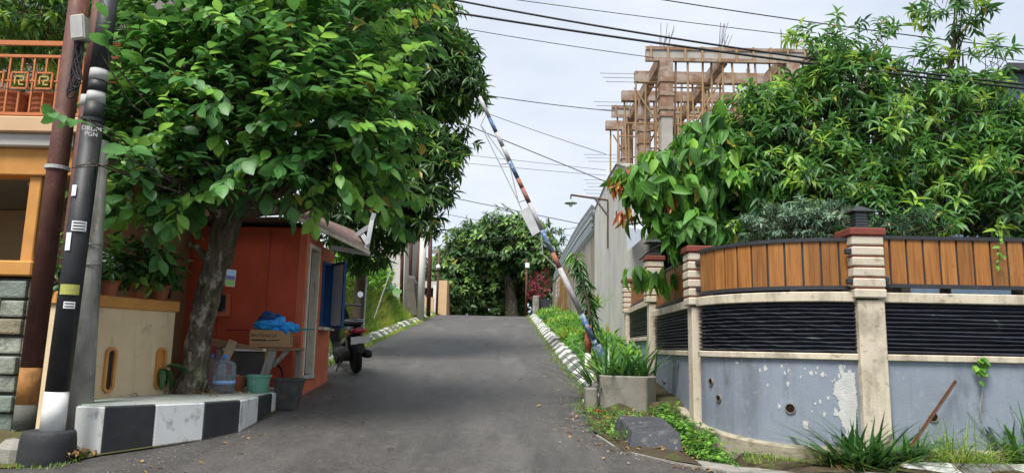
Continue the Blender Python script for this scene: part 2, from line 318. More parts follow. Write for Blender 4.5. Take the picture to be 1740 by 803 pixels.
l_silver = leafmat('leaf_silver', (.06, .12, .075), (.13, .22, .14), (.2, .3, .18), .2, .6, .3)
l_far = leafmat('leaf_far', (.03, .075, .028), (.075, .165, .045), (.22, .36, .09), .3, .45, .4)  # greens lightened to stand in for distance haze
l_grass = leafmat('grass_blade', (.08, .15, .025), (.19, .32, .045), (.36, .45, .08), .35, .55, .3)
l_strap = leafmat('strap_leaf', (.022, .07, .018), (.05, .15, .028), (.15, .3, .05), .25, .35, .5)
l_red = leafmat('red_leaf', (.16, .012, .03), (.27, .02, .05), (.34, .05, .06), .3, .45, .4)
l_straw = leafmat('dry_straw', (.2, .12, .05), (.3, .19, .09), (.4, .28, .13), .2, .8, .1)

# ------------------------------------------------------------------ foliage helpers
def leaf_shape(n=4, tip=1.0, fold=.16, droop=.25, asym=.5):
    """unit leaf along +Y, width along X; returns verts and tris"""
    v = [(0, 0, 0)]; f = []
    for i in range(1, n):
        t = i/n; wd = .5*(math.sin(math.pi*t**(.85 if asym < .5 else (.72 if asym < .7 else 1.1))))**tip; z = -droop*t*t
        v += [(-wd, t, z+fold*wd), (0, t, z), (wd, t, z+fold*wd)]
    v.append((0, 1, -droop))
    for i in range(n-2):
        a = 1+3*i; b = a+3
        f += [(a, a+1, b+1, b), (a+1, a+2, b+2, b+1)]
    f += [(0, 2, 1), (0, 3, 2)]; a = 1+3*(n-2); e = len(v)-1
    f += [(a, a+1, e), (a+1, a+2, e)]
    return np.array(v, float), f
def basis(d, up):
    d = d/np.linalg.norm(d, axis=1, keepdims=True)
    s = np.cross(d, up); l = np.linalg.norm(s, axis=1, keepdims=True); s = np.where(l < 1e-4, np.array([[1., 0, 0]]), s/np.maximum(l, 1e-6))
    n = np.cross(s, d); return d, s, n
def foliage_mesh(name, P, D, U, Ln, Wd, T, shape, mtl, parent=None, kind=None):
    lv, lf = shape; k = len(P); nv = len(lv)
    d, s, n = basis(D, U)
    V = P[:, None, :] + lv[None, :, 1:2]*Ln[:, None, None]*d[:, None, :] + lv[None, :, 0:1]*Wd[:, None, None]*s[:, None, :] + lv[None, :, 2:3]*Ln[:, None, None]*n[:, None, :]
    V = V.reshape(-1, 3); c = np.array([V[:, 0].mean(), V[:, 1].mean(), V[:, 2].min()])
    me = bpy.data.meshes.new(name)
    fl = [len(x) for x in lf]; flat = np.concatenate([np.array(x) for x in lf]); nl = len(flat); nf = len(lf)
    loops = (flat[None, :] + (np.arange(k)*nv)[:, None]).ravel()
    starts = (np.cumsum([0]+fl[:-1])[None, :] + (np.arange(k)*nl)[:, None]).ravel()
    me.vertices.add(k*nv); me.vertices.foreach_set('co', (V-c).ravel())
    me.loops.add(len(loops)); me.loops.foreach_set('vertex_index', loops)
    me.polygons.add(k*nf); me.polygons.foreach_set('loop_start', starts); me.polygons.foreach_set('loop_total', np.tile(fl, k))
    at = me.attributes.new('tint', 'FLOAT', 'POINT'); at.data.foreach_set('value', np.repeat(T, nv).astype(np.float32))
    me.materials.append(mtl); me.update(); me.shade_smooth()
    o = bpy.data.objects.new(name, me); _link(o, parent); place(o, c, parent)
    if kind: o['kind'] = kind
    return o
_lc = {}
def leaf_variants(key, shape, mtl):
    if key in _lc: return _lc[key]
    res = []
    for i in range(6):
        me = bpy.data.meshes.new('leaf'); me.from_pydata([tuple(v) for v in shape[0]], [], shape[1])
        at = me.attributes.new('tint', 'FLOAT', 'POINT'); at.data.foreach_set('value', [(i+.5)/6]*len(shape[0]))
        me.materials.append(mtl); me.shade_smooth(); res.append(me)
    _lc[key] = res; return res
def leaf_objects(key, P, D, U, Ln, Wd, T, shape, mtl, parent):
    vs = leaf_variants(key, shape, mtl); d, s, n = basis(D, U); pl = WLOC[parent.name]
    for i in range(len(P)):
        o = bpy.data.objects.new('leaf', vs[min(5, max(0, int(T[i]*6)))]); _link(o, parent)
        a, b_, c = s[i]*Wd[i], d[i]*Ln[i], n[i]*Ln[i]
        o.matrix_basis = Matrix(((a[0], b_[0], c[0], P[i][0]-pl.x), (a[1], b_[1], c[1], P[i][1]-pl.y), (a[2], b_[2], c[2], P[i][2]-pl.z), (0, 0, 0, 1)))
def rdir(n, rng): 
    v = rng.normal(size=(n, 3)); return v/np.linalg.norm(v, axis=1, keepdims=True)
def sprays(ells, dens, per, tl, Ln, Wd, rng, style, young=.2, inner=.45, jit=.16, flat=None):
    """twigs spread through the outer volume of ellipsoids, each with its leaves. ells: (centre, (rx, ry, rz))"""
    Ps, Ds, Us, Ls, Ws, Ts, base, tipd = [], [], [], [], [], [], [], []
    for c, r in ells:
        r = np.array(r); n = int(dens*(r[0]*r[1]+r[1]*r[2]+r[0]*r[2]))
        dr = rdir(n, rng); rad = 1-(1-inner)*rng.random(n)**1.7
        # lumpy outline: a few random bulges and hollows
        k = rdir(9, rng); am = rng.normal(0, jit, 9)
        lump = (np.maximum(0, dr@k.T)**4)@am
        rad = rad*(1+lump)+rng.normal(0, .05, n)
        p = np.array(c)+dr*r*rad[:, None]
        base.append(p); tipd.append(dr)
    p = np.concatenate(base); dr = np.concatenate(tipd); n = len(p)
    td = dr + rng.normal(0, .55, (n, 3)) + np.array([0, 0, .25 if style != 'droop' else -.1]); td /= np.linalg.norm(td, axis=1, keepdims=True)
    yt = rng.random(n)
    tint = np.where(yt < young, .65+.35*rng.random(n), np.clip(rng.normal(.34, .17, n), .02, .7))
    for j in range(per):
        a = (j+rng.random(n)*.6)/per
        pos = p + td*(a*tl)[:, None]
        if style == 'pinnate':
            side = np.cross(td, np.array([0, 0, 1.])); side /= np.maximum(np.linalg.norm(side, axis=1, keepdims=True), 1e-3)
            sg = 1 if j % 2 else -1
            d = td*(.45+.4*a)[:, None] + side*sg*(1-.6*a)[:, None] + rng.normal(0, .22, (n, 3)) + np.array([0, 0, -.28])
            u = np.array([0, 0, 1.]) + rng.normal(0, .32, (n, 3)) + dr*.35
        elif style == 'whorl':
            ang = 2.4*j + rng.random(n)*.7; o1 = np.cross(td, np.array([.3, .2, 1.])); o1 /= np.maximum(np.linalg.norm(o1, axis=1, keepdims=True), 1e-3); o2 = np.cross(td, o1)
            d = td*(.35+.5*a)[:, None] + o1*np.cos(ang)[:, None] + o2*np.sin(ang)[:, None] + np.array([0, 0, -.35]) + rng.normal(0, .15, (n, 3))
            u = np.array([0, 0, 1.]) + td*.6 + rng.normal(0, .25, (n, 3)); pos = p + td*((.55+.45*a)*tl)[:, None]
        else:
            d = td*.3 + rng.normal(0, .45, (n, 3)) + np.array([0, 0, -1.05])
            u = dr*1.0 + np.array([0, 0, .55]) + rng.normal(0, .3, (n, 3))
        Ps.append(pos); Ds.append(d); Us.append(u); sc = rng.uniform(.5, 1.18, n)
        Ls.append(Ln*sc); Ws.append(Wd*sc*rng.uniform(.85, 1.1, n)); Ts.append(np.where(rng.random(n) < .012, 1., np.clip(tint+rng.normal(0, .09, n), 0, .93)))
    cat = np.concatenate
    return cat(Ps), cat(Ds), cat(Us), cat(Ls), cat(Ws), cat(Ts), p, td
def blades(P, L, wd, rng, lean=.5, up=1.0, seg=3, curl=.5, dirs=None):
    """curved strap blades; returns a mesh recipe (verts, faces, tint)"""
    n = len(P); a = rng.random(n)*2*math.pi if dirs is None else dirs; h = np.stack([np.cos(a), np.sin(a), np.zeros(n)], 1); s = np.stack([-np.sin(a), np.cos(a), np.zeros(n)], 1)
    le = np.abs(rng.normal(lean, lean*.5, n)); V = []
    for i in range(seg+1):
        t = i/seg; q = P + h*(L*(le*t + curl*le*t*t))[:, None] + np.array([0, 0, 1.])*(L*(up*t - curl*le*.9*t*t))[:, None]
        wv = wd*(1-t**1.6)*(1 if i else .7)
        if i < seg: V += [q - s*wv[:, None]/2, q + s*wv[:, None]/2]
        else: V.append(q)
    V = np.stack(V, 1); f = [(2*i, 2*i+1, 2*i+3, 2*i+2) for i in range(seg-1)]+[(2*seg-2, 2*seg-1, 2*seg)]
    return V, f
def blade_obj(name, recs, mtl, parent=None, kind=None, T=None, rng=RNG):
    V, f = recs; k, nv, _ = V.shape; Vf = V.reshape(-1, 3); c = np.array([Vf[:, 0].mean(), Vf[:, 1].mean(), Vf[:, 2].min()])
    me = bpy.data.meshes.new(name)
    fl = [len(x) for x in f]; flat = np.concatenate([np.array(x) for x in f]); nl = len(flat); nf = len(f)
    loops = (flat[None, :]+(np.arange(k)*nv)[:, None]).ravel(); starts = (np.cumsum([0]+fl[:-1])[None, :]+(np.arange(k)*nl)[:, None]).ravel()
    me.vertices.add(k*nv); me.vertices.foreach_set('co', (Vf-c).ravel()); me.loops.add(len(loops)); me.loops.foreach_set('vertex_index', loops)
    me.polygons.add(k*nf); me.polygons.foreach_set('loop_start', starts); me.polygons.foreach_set('loop_total', np.tile(fl, k))
    if T is None: T = np.clip(rng.normal(.45, .22, k), 0, 1)
    at = me.attributes.new('tint', 'FLOAT', 'POINT'); at.data.foreach_set('value', np.repeat(T, nv).astype(np.float32))
    me.materials.append(mtl); me.update(); me.shade_smooth()
    o = bpy.data.objects.new(name, me); _link(o, parent); place(o, c, parent)
    if kind: o['kind'] = kind
    return o
def wob(a, b, n, amp, rng):
    a, b = Vector(a), Vector(b); pts = []
    for i in range(n+1):
        t = i/n; e = math.sin(math.pi*t); pts.append(a.lerp(b, t)+Vector(rng.normal(0, amp, 3))*e)
    return pts
# ------------------------------------------------------------------ ground, road, verges, kerbs
def lerp_tab(tab):
    ys = [a[0] for a in tab]; xs = [a[1] for a in tab]
    return lambda y: float(np.interp(y, ys, xs))
xr = lerp_tab([(-40, 40), (6.3, 40), (6.36, 14), (6.4, 3.3), (6.45, 1.98), (6.75, 1.54), (7.22, 1.1), (8.03, .93), (9.64, .97), (10.66, 1.13), (12.03, 1.13), (17, 1.07), (38, .92), (60, .8), (61, .8)])
xl = lerp_tab([(-40, -40), (5.85, -40), (5.9, -14), (5.95, -6), (6.05, -4.4), (6.25, -3.8), (6.6, -3.65), (7.33, -2.99), (8.26, -2.82), (8.8, -2.8), (10.1, -2.95), (11.5, -2.95), (12.3, -3.42), (18, -3.58), (36, -3.8), (60, -4.0), (61, -4)])
def sheet(name, rows, mtl, parent=None):
    mb = MB(); n = len(rows[0])
    vs = [p for r_ in rows for p in r_]
    fs = [(i*n+j, i*n+j+1, (i+1)*n+j+1, (i+1)*n+j) for i in range(len(rows)-1) for j in range(n-1)]
    mb.add(vs, fs); return mb.build(name, mtl, parent, smooth=True)
ys = list(np.arange(-60, 60, 1.5))+list(np.arange(60, 700, 20)); xs = [-500, -200, -80, -30, -12, 0, 12, 30, 80, 200, 500]
struct(sheet('ground', [[(x, y, gz(y)-.32) for x in xs] for y in ys], m_far))
ys = sorted(set(list(np.arange(-40, 5.5, .9))+list(np.arange(5.5, 8, .06))+list(np.arange(8, 60, .25))))
rows = []
for y in ys:
    a, b = xl(y)-(.25 if y > 6 else 0), xr(y)+(.25 if y > 6.5 else 0)
    rows.append([(a+(b-a)*t, y, gz(y)+.006*math.sin(a*3+t*9+y*1.3)*(0 < t < 1)) for t in np.linspace(0, 1, 25)])
struct(sheet('road', rows, m_asph))
def smooth01(t): t = min(1, max(0, t)); return t*t*(3-2*t)
def hl(x, y):                              # left verge and bank
    t = smooth01((-4.12-x)/1.0); wn = smooth01((y-13)/4)*(1-smooth01((y-28.5)/3))
    return gz(y)+.012+ (.1 if (y > 12.3 and x < xl(y)-.1) else 0)+1.6*t*wn+.04*math.sin(x*5+y*2.1)*t
def walldist(x, y):
    if y < 8.45 and x > 2.2:
        if x > 3.45: return 7.2-y
        return math.hypot(x-3.45, y-8.45)-1.25
    return (2.2+.04*max(0, y-8.5))-x
def hr(x, y):
    d = walldist(x, y); z = gz(y)+.014
    if y < 9.2 and d > -.3:
        z -= .27*smooth01((.5-d)/.3)*smooth01((9.4-y)/1.2)
    if y > 9.3: z += .12*smooth01((x-xr(y)-.1)/.4)
    return z+.015*math.sin(x*7+y*5)
ys = sorted(set(list(np.arange(5.9, 7.2, .07))+list(np.arange(7.2, 13, .2))+list(np.arange(13, 46, .5))))
struct(sheet('verge', [[(xl(y)-t*t*(14+xl(y)), y, hl(xl(y)-t*t*(14+xl(y)), y)) for t in np.linspace(0, 1, 40)] for y in ys], m_turf))
ys = sorted(set(list(np.arange(6.43, 10, .06))+list(np.arange(10, 46, .4))))
struct(sheet('verge', [[(xr(y)+t**1.5*(14-xr(y)), y, hr(xr(y)+t**1.5*(14-xr(y)), y)) for t in np.linspace(0, 1, 60)] for y in ys], m_mud))
# concrete lip of the drain along the flared corner
pp = [(xr(y), y) for y in (7.9, 7.6, 7.3, 7.05, 6.85, 6.7, 6.58, 6.5, 6.45)]+[(2.35, 6.435), (2.75, 6.425), (3.1, 6.42), (3.34, 6.42)]
z = [gz(p[1]) for p in pp]; pp = pp[::1]
lip = MB()
wdt = [.04, .1, .14, .17, .2, .25, .28, .27, .25, .22, .2, .16, .1]; wdt = [w_+.02*math.sin(i_*2.7) for i_, w_ in enumerate(wdt)]
vs = []
for i, p in enumerate(pp):
    a = Vector(pp[max(0, i-1)]); b = Vector(pp[min(len(pp)-1, i+1)]); d = (b-a).normalized(); nn = Vector((-d.y, d.x))
    q0 = Vector(p)-nn*.02; q1 = Vector(p)+nn*wdt[i]
    vs += [(q0.x, q0.y, z[i]-.1), (q0.x, q0.y, z[i]+.012), (q1.x, q1.y, z[i]+.018), (q1.x, q1.y, z[i]-.25)]
fs = [(i*4+j, i*4+j+1, i*4+5+j, i*4+4+j) for i in range(len(pp)-1) for j in range(3)]+[(0, 1, 2, 3), tuple(len(vs)-4+j for j in (3, 2, 1, 0))]
lip.add(vs, fs); struct(lip.build('drain_edge', m_lip))
# near-black channel bed at the wall foot
arc = [(3.45-1.25*math.cos(t), 8.45-1.25*math.sin(t)) for t in np.linspace(0, math.pi/2, 16)]
dp = [(2.2, 8.9)]+arc+[(4, 7.2), (5, 7.2), (6, 7.2), (7.5, 7.2)]
b = MB().ribbon(dp, [gz(p[1])-.35 for p in dp], [gz(p[1])-.225 for p in dp], .1, .4); struct(b.build('drain_channel', m_ditch))
def kerb_run(side, y0, y1, name, step=.5):
    root = bpy.data.objects.new(name, None); _link(root, None); place(root, (0, y0, gz(y0))); root['kind'] = 'structure'
    prof = [(0, -.05), (.3, -.05), (.3, .17), (.17, .175), (0, .04)]
    srcs = []
    for mtl in (m_kw, m_kb):
        mb = MB(); l = .47
        vs = [(side*p[0], s*l/2, p[1]) for s in (-1, 1) for p in prof]; k = len(prof)
        fs = [tuple(range(k)), tuple(range(2*k-1, k-1, -1))]+[(i, (i+1) % k, k+(i+1) % k, k+i) for i in range(k)]
        mb.add(vs, fs); srcs.append((mb, mtl))
    proto = []
    y = y0; i = 0
    while y < y1:
        x = (xr(y) if side > 0 else xl(y)); j = i % 2
        ex = y+step/2
        loc = Vector((x+random.uniform(-.015, .015), y, gz(y)-.01+random.uniform(-.012, .012)))
        if len(proto) < 2:
            o = srcs[j][0].build('kerb_stone', srcs[j][1], root, bevel=.012)
            # build() recentred the block on its base: keep its mesh and put it in place
            proto.append(o); place(o, loc+Vector((side*.15, 0, -.05)), root)
        else:
            o = inst(proto[j], loc+Vector((side*.15, 0, -.05)), root)
        o.rotation_euler = (math.atan(SL)+random.uniform(-.02, .02), random.uniform(-.04, .04), random.uniform(-.04, .04)); o.scale = (random.uniform(.93, 1.05), random.uniform(.94, 1.0), random.uniform(.92, 1.08))
        y += step; i += 1
    return root
kerb_run(1, 9.95, 36.5, 'kerb'); kerb_run(-1, 12.5, 36, 'kerb')
# kerb blocks in front of the garden wall, lower right
root = bpy.data.objects.new('kerb', None); _link(root, None); place(root, (3.3, 6.6, .55)); root['kind'] = 'structure'
for i in range(7):
    x0 = 3.56+i*.5
    mb = MB(); vs = []
    for x in (x0, x0+.48): vs += [(x, 6.5, .42), (x, 6.55, .575), (x, 6.72, .64), (x, 6.84, .63), (x, 6.84, .4)]
    mb.add(vs, [(0, 1, 2, 3, 4), (9, 8, 7, 6, 5)]+[(j, (j+1) % 5, 5+(j+1) % 5, 5+j) for j in range(5)]); mb.build('kerb_stone', m_kw if i % 2 == 0 else m_kb, root, bevel=.015)

# ------------------------------------------------------------------ garden wall on the right
gw = thing('garden_wall', 'curved cream and grey garden wall with black slats and varnished board fence on top', 'wall', (2.6, 7.6, .6))
sec_r = [(x, 7.2) for x in np.linspace(3.67, 7.6, 12)]
sec_c = [(3.45-1.25*math.cos(t), 8.45-1.25*math.sin(t)) for t in np.linspace(.06, math.pi/2, 22)]
sec_2 = [(2.285, 11.35), (2.24, 10), (2.205, 8.6)]
sec_3 = [(2.47, 14.85), (2.38, 13.3), (2.30, 11.65)]
def zb(y): return .7 if y < 7.4 else .7+(y-7.4)*.105        # top of the sloping base
runs = [(sec_3, .22), (sec_2, 0), (sec_c, 0), (sec_r, 0)]
for pts, dz in runs:
    MB().ribbon(pts, [zb(p[1])-.1 for p in pts], 1.56+dz, -.16, 0).build('rendered_panel', m_gwall, gw)
    MB().ribbon(pts, 1.54+dz, 1.605+dz, -.16, .035).build('lower_beam', m_cwall, gw, bevel=.008)
    MB().ribbon(pts, 2.115+dz, 2.215+dz, -.17, .045).build('upper_beam', m_cwall, gw, bevel=.008)
    MB().ribbon(pts, 1.6+dz, 2.12+dz, -.16, -.035).build('slat_backing', m_slat, gw)
    for i in range(12):
        z0 = 1.612+dz+i*.0415
        mb = MB(); n = len(pts); vs = []
        for k_, p in enumerate(pts):
            a = Vector(pts[max(k_-1, 0)]); b_ = Vector(pts[min(k_+1, n-1)]); d = (b_-a).normalized(); nn = Vector((d.y, -d.x)); q = Vector(p)
            wv = .005*math.sin(k_*1.1+i*1.7)+.003*math.sin(k_*2.9+i*4.1)
            for o_, zz in ((-.05, -.004), (.0, .002+wv), (.02, .017+wv), (-.034, .04)):
                r_ = q+nn*o_; vs.append((r_.x, r_.y, z0+zz))
        fs = [(k_*4+j, k_*4+(j+1) % 4, k_*4+4+(j+1) % 4, k_*4+4+j) for k_ in range(n-1) for j in range(4)]+[(3, 2, 1, 0), tuple(n*4-4+j for j in range(4))]
        mb.add(vs, fs); mb.build('slat', m_slat, gw)
allp = sec_3+sec_2+sec_c+sec_r
MB().ribbon(allp, [min(gz(p[1])-.2, zb(p[1])-.3) for p in allp], [zb(p[1]) for p in allp], -.1, .1).build('base_course', m_base, gw, bevel=.02)
# board fence
def boards(pts, n, dz, mtl, zt=2.735, zb_=2.275):
    P = [Vector(p) for p in pts]; Ls = [0]
    for i in range(len(P)-1): Ls.append(Ls[-1]+(P[i+1]-P[i]).length)
    def at(s):
        s = min(max(s, 0), Ls[-1]); i = max(j for j in range(len(Ls)-1) if Ls[j] <= s+1e-9); t = (s-Ls[i])/(Ls[i+1]-Ls[i]); return P[i].lerp(P[i+1], t)
    wd = Ls[-1]/n
    for i in range(n):
        a, b_ = at(i*wd+.011), at((i+1)*wd-.011)
        MB().ribbon([a, b_], zb_+dz, zt+dz, -.03, -.008+random.uniform(0, .003)).build('board', mtl, gw, bevel=.003)
    for i in range(n+1):
        c = at(i*wd); a = at(i*wd-.013); b_ = at(i*wd+.013)
        if (b_-a).length > .005: MB().ribbon([a, b_], zb_+dz+.001, zt+dz-.001, -.045, -.022).build('upright', m_iron, gw)
    MB().ribbon(pts, zt+dz-.004, zt+dz+.034, -.045, .008).build('top_rail', m_iron, gw)
    MB().ribbon(pts, zb_+dz-.034, zb_+dz+.004, -.045, .008).build('bottom_rail', m_iron, gw)
boards(sec_r, 23, .03, m_wood); 
bc = [(3.45-1.25*math.cos(t), 8.45-1.25*math.sin(t)) for t in np.linspace(.07, math.pi/2, 22)]
boards(bc+[(3.5, 7.2)], 11, 0, m_wood)
boards([(2.285, 11.3), (2.24, 10), (2.212, 8.75)], 15, 0, m_wood2); boards([(2.47, 14.8), (2.38, 13.3), (2.31, 11.75)], 14, .22, m_wood2)
def pillar(x0, x1, y0, y1, dz, courses=5, capz=2.76, low=True):
    if low: MB().bb(x0+.03, x1-.0, y0+.02, y1-.02, .4, 2.115+dz).build('pillar_shaft', m_cwall, gw, bevel=.012)
    z0 = 2.125+dz; h = (capz-2.125)/courses
    MB().bb(x0+.002, x1-.002, y0+.001, y1-.001, 2.136+dz, capz+dz).build('pillar_core', m_redj, gw)
    for i in range(courses):
        j = random.uniform(-.006, .006)
        MB().bb(x0+j-.01, x1+j+.01, y0-.012, y1+.01, z0+i*h+.008, z0+(i+1)*h-.008).build('pillar_course', m_bcap, gw, bevel=.012)
    MB().bb(x0-.028, x1+.028, y0-.03, y1+.03, capz+dz, capz+dz+.075).build('pillar_cap', m_redcap, gw, bevel=.01)
pillar(3.42, 3.72, 7.1, 7.42, .02, 6); pillar(2.1, 2.36, 8.42, 8.68, 0, 6); pillar(2.17, 2.43, 11.38, 11.62, .22, 6, capz=2.8); pillar(2.34, 2.58, 14.8, 15.02, .22, 6)
# clamps between pillars and fence
for (x, y, zz) in ((3.39, 7.14, 2.62), (3.39, 7.14, 2.32), (3.75, 7.16, 2.34), (2.2, 8.37, 2.62), (2.2, 8.37, 2.32)): MB().bb(x-.035, x+.035, y-.03, y+.03, zz-.03, zz+.03).build('clamp', m_iron, gw, bevel=.01)
# drain pipes through the plaster
def wallpt(px, py):
    best = None
    for i in range(4000):
        d = ray(px, py); Y = 6.9+i*.001; p = CAMP+d*(Y/d.y)
        if walldist(p.x, p.y) <= 0: return p
for px, py, r_ in ((1343, 693, .045), (1209, 648, .035), (1222, 676, .035), (1585, 708, .042), (1128, 648, .03)):
    p = wallpt(px, py) if px != 1128 else W(1128, 648, 10.3)
    nn = Vector((0, -1, 0)) if p.x > 3.45 else (Vector((p.x-3.45, p.y-8.45, 0)).normalized() if p.y < 8.45 else Vector((-1, 0, 0)))
    q = MB().lathe(p, [(r_*1.15, -.02), (r_*1.15, .016), (r_*.95, .016), (r_*.93, .004)], 18, rot=nn.to_track_quat('Z', 'Y').to_matrix()).build('drain_pipe', m_pipe, gw)
    MB().tube([p+nn*.006, p+nn*.009], r_*.94, 16).build('pipe_mouth', m_pipe_shade, q)  # black disc put in for the shade inside the pipe
rp_ = np.random.default_rng(77)
for k_ in range(46):
    f_ = rp_.random(); xx = 2.35+1.07*f_**.5; z_ = (.82+.68*rp_.random()) if k_ % 2 else 1.5-abs(rp_.normal(0, .09)); r_ = rp_.uniform(.006, .028)*(1.6 if k_ % 9 == 0 else 1); vs = []
    for a_ in range(9):
        rr = r_*rp_.uniform(.5, 1.25); x_ = min(3.44, xx+rr*math.cos(a_*.7)*.7); vs.append((x_, 8.45-math.sqrt(1.25**2-(3.45-x_)**2)-.003, z_+rr*math.sin(a_*.7)*1.3))
    MB().add(vs, [tuple(range(9))]).build('paint_chip', m_peel, gw)
# the broad flake where paint has come off beside the pillar
pl = MB(); prof = []
zz = np.linspace(.78, 1.42, 60)
for z_ in zz: prof.append((3.25+random.uniform(-.007, .007)+.03*math.sin(z_*9)+.018*math.sin(z_*23+1)+.008*math.sin(z_*61)+.1*max(0, z_-1.3)*5*.5, z_))
vs = [(a, 0, z_) for a, z_ in prof]
vs2 = []
for a, z_ in prof:
    for xx in (a, a+.05, 3.43-random.uniform(0, .02)):
        yy = 7.2 if xx > 3.45 else 8.45-math.sqrt(1.25**2-(3.45-xx)**2)
        vs2.append((xx, yy-.0035, z_))
pl.add(vs2, [(i*3+j, i*3+j+1, i*3+4+j, i*3+3+j) for i in range(59) for j in range(2)]); pl.build('peeled_patch', m_peel, gw)

def lantern(x, y, z, s, label):
    t = thing('lantern', label, 'lantern', (x, y, z))
    MB().bb(x-.09*s, x+.09*s, y-.09*s, y+.09*s, z, z+.035*s).build('lantern_base', m_iron, t, bevel=.006)
    MB().bb(x-.06*s, x+.06*s, y-.06*s, y+.06*s, z+.035*s, z+.19*s).build('lantern_glass', mat('lantern_pane', (.16, .18, .19), None, 1, .2, .5), t)
    for i in range(5): MB().bb(x-.075*s, x+.075*s, y-.075*s, y+.075*s, z+(.05+i*.03)*s, z+(.058+i*.03)*s).build('louvre', m_iron, t)
    MB().add([(x+a*.13*s, y+b*.13*s, z+.19*s) for a, b in ((-1, -1), (1, -1), (1, 1), (-1, 1))]+[(x+a*.03*s, y+b*.03*s, z+.26*s) for a, b in ((-1, -1), (1, -1), (1, 1), (-1, 1))], [(3, 2, 1, 0), (4, 5, 6, 7)]+[(i, (i+1) % 4, 4+(i+1) % 4, 4+i) for i in range(4)]).build('lantern_roof', m_iron, t)
lantern(3.57, 7.26, 2.858, .95, 'dark louvred lantern on the big pillar cap between two board fences')
lantern(2.30, 11.5, 3.098, 1.15, 'black lantern on the far pillar cap above the hanging leaves')

# planter, block, rod
t = thing('concrete_planter', 'open concrete planter box with spiky plants at the road corner', 'planter', (1.5, 9.3, gz(9.3)))
def ring(poly, cx, cy, k): return [(cx+(p[0]-cx)*k, cy+(p[1]-cy)*k) for p in poly]
pol = [(1.17, 9.36), (1.74, 9.22), (1.91, 9.45), (1.88, 9.95), (1.5, 10.1), (1.2, 9.85)]
z0, z1 = gz(9.2)-.08, gz(9.2)+.47
mb = MB(); n = len(pol); ip = ring(pol, 1.54, 9.65, .82); lo = ring(pol, 1.54, 9.65, .97)
mb.add([(p[0], p[1], z0) for p in lo]+[(p[0], p[1], z1) for p in pol]+[(p[0], p[1], z1) for p in ip]+[(p[0], p[1], z1-.13) for p in ip],
       [(i, (i+1) % n, n+(i+1) % n, n+i) for i in range(n)]+[(n+i, n+(i+1) % n, 2*n+(i+1) % n, 2*n+i) for i in range(n)]+[(2*n+i, 2*n+(i+1) % n, 3*n+(i+1) % n, 3*n+i) for i in range(n)]+[tuple(range(n))[::-1]])
mb.build('planter_shell', m_plant, t, bevel=.015)
MB().prism(ip, z1-.16, z1-.1).build('planter_soil', m_soil, t)
b = MB(); g0 = gz(7.5)
bx = [(1.09, 7.55), (1.58, 7.16), (1.83, 7.35), (1.67, 8.0), (1.2, 8.12)]
bx = [(1.17, 7.26), (1.72, 7.19), (1.75, 8.2), (1.16, 8.25)]
tp = [(1.24, 7.36), (1.7, 7.3), (1.70, 8.16), (1.22, 8.2)]
n = 4; b.add([(p[0], p[1], gz(p[1])-.06) for p in bx]+[(p[0], p[1], gz(p[1])+.165) for p in tp], [tuple(range(n))[::-1], tuple(range(n, 2*n))]+[(i, (i+1) % n, n+(i+1) % n, n+i) for i in range(n)])
o = b.build('black_concrete_block', m_block, None, bevel=.022, seg=2); tag(o, 'flaking black painted concrete block on the verge in front of the planter', 'block')
t = thing('rusty_bar', 'rusty angle bar leaning against the grey wall above spiky plants', 'bar', W(1553, 752, 6.92))
a, b_ = W(1548, 760, 6.92), W(1625, 648, 7.12); MB().beam(a, b_, .02, .008).build('bar_flange', m_rust, t); MB().beam(a+Vector((-.009, 0, .012)), b_+Vector((-.009, 0, .012)), .007, .022).build('bar_web', m_rust, t)
# broken tile and board scraps by the kerb end
o = MB().add([W(1004, 668, 9.85), W(1030, 650, 9.95), W(1022, 640, 10.2), W(996, 655, 10.1)]+[p-Vector((0, 0, .05)) for p in (W(1004, 668, 9.85), W(1030, 650, 9.95), W(1022, 640, 10.2), W(996, 655, 10.1))], [(0, 1, 2, 3), (7, 6, 5, 4)]+[(i, (i+1) % 4, 4+(i+1) % 4, 4+i) for i in range(4)]).build('tilted_slab', m_plank, None); tag(o, 'tilted grey slab wedged between kerb end and planter', 'slab')
o = MB().bb(1.0, 1.16, 9.55, 9.8, gz(9.6)-.05, gz(9.6)+.26).build('mossy_brick', m_plant, None, bevel=.015); tag(o, 'small square concrete block between kerb end and planter', 'block')
for i, (px, py, l_) in enumerate(((1018, 703, .12), (1033, 716, .15))):
    p = G(px, py); o = MB().box(p+Vector((0, 0, .04)), (l_, .06, .03), Matrix.Rotation(.6+i*.9, 3, 'Z') @ Matrix.Rotation(.2, 3, 'Y')).build('broken_tile', m_terra, None, bevel=.006)
    tag(o, ('small terracotta shard lying at the planter corner', 'larger terracotta shard lying below the planter front')[i], 'tile shard')

# ------------------------------------------------------------------ barrier
t = thing('road_barrier', 'raised boom barrier in peeling blue white and rust paint', 'barrier', (1.36, 12.8, gz(12.8)))
x, y, z0 = 1.38, 12.8, gz(12.8)
MB().tube([(x, y, z0-.1), (x, y, z0+.42)], .055, 14).build('post_foot', m_white, t, smooth=True)
MB().tube([(x-.0, y, z0+.42), (x, y, z0+.9)], .058, 14).build('post', m_postr, t, smooth=True)
p0 = Vector((x+.13, y-.09, z0+.55)); p1 = W(815, 165, y-.09); d = (p1-p0); Ln = d.length; d.normalize()
cuts = [0, .02, .12, .3, .36, .45, .56, .62, .66, .73, .79, .85, .91, 1.0]; mats_ = [m_boom_b, m_boom_b, m_boom_w, m_boom_r, m_boom_b, m_boom_w, m_boom_r, m_boom_r, m_boom_b, m_boom_w, m_boom_w, m_boom_b, m_boom_w]
for i in range(len(cuts)-1): MB().tube([p0+d*(Ln*cuts[i]), p0+d*(Ln*cuts[i+1])], .05-.016*cuts[i], 12).build('boom_section', mats_[i], t, smooth=True)
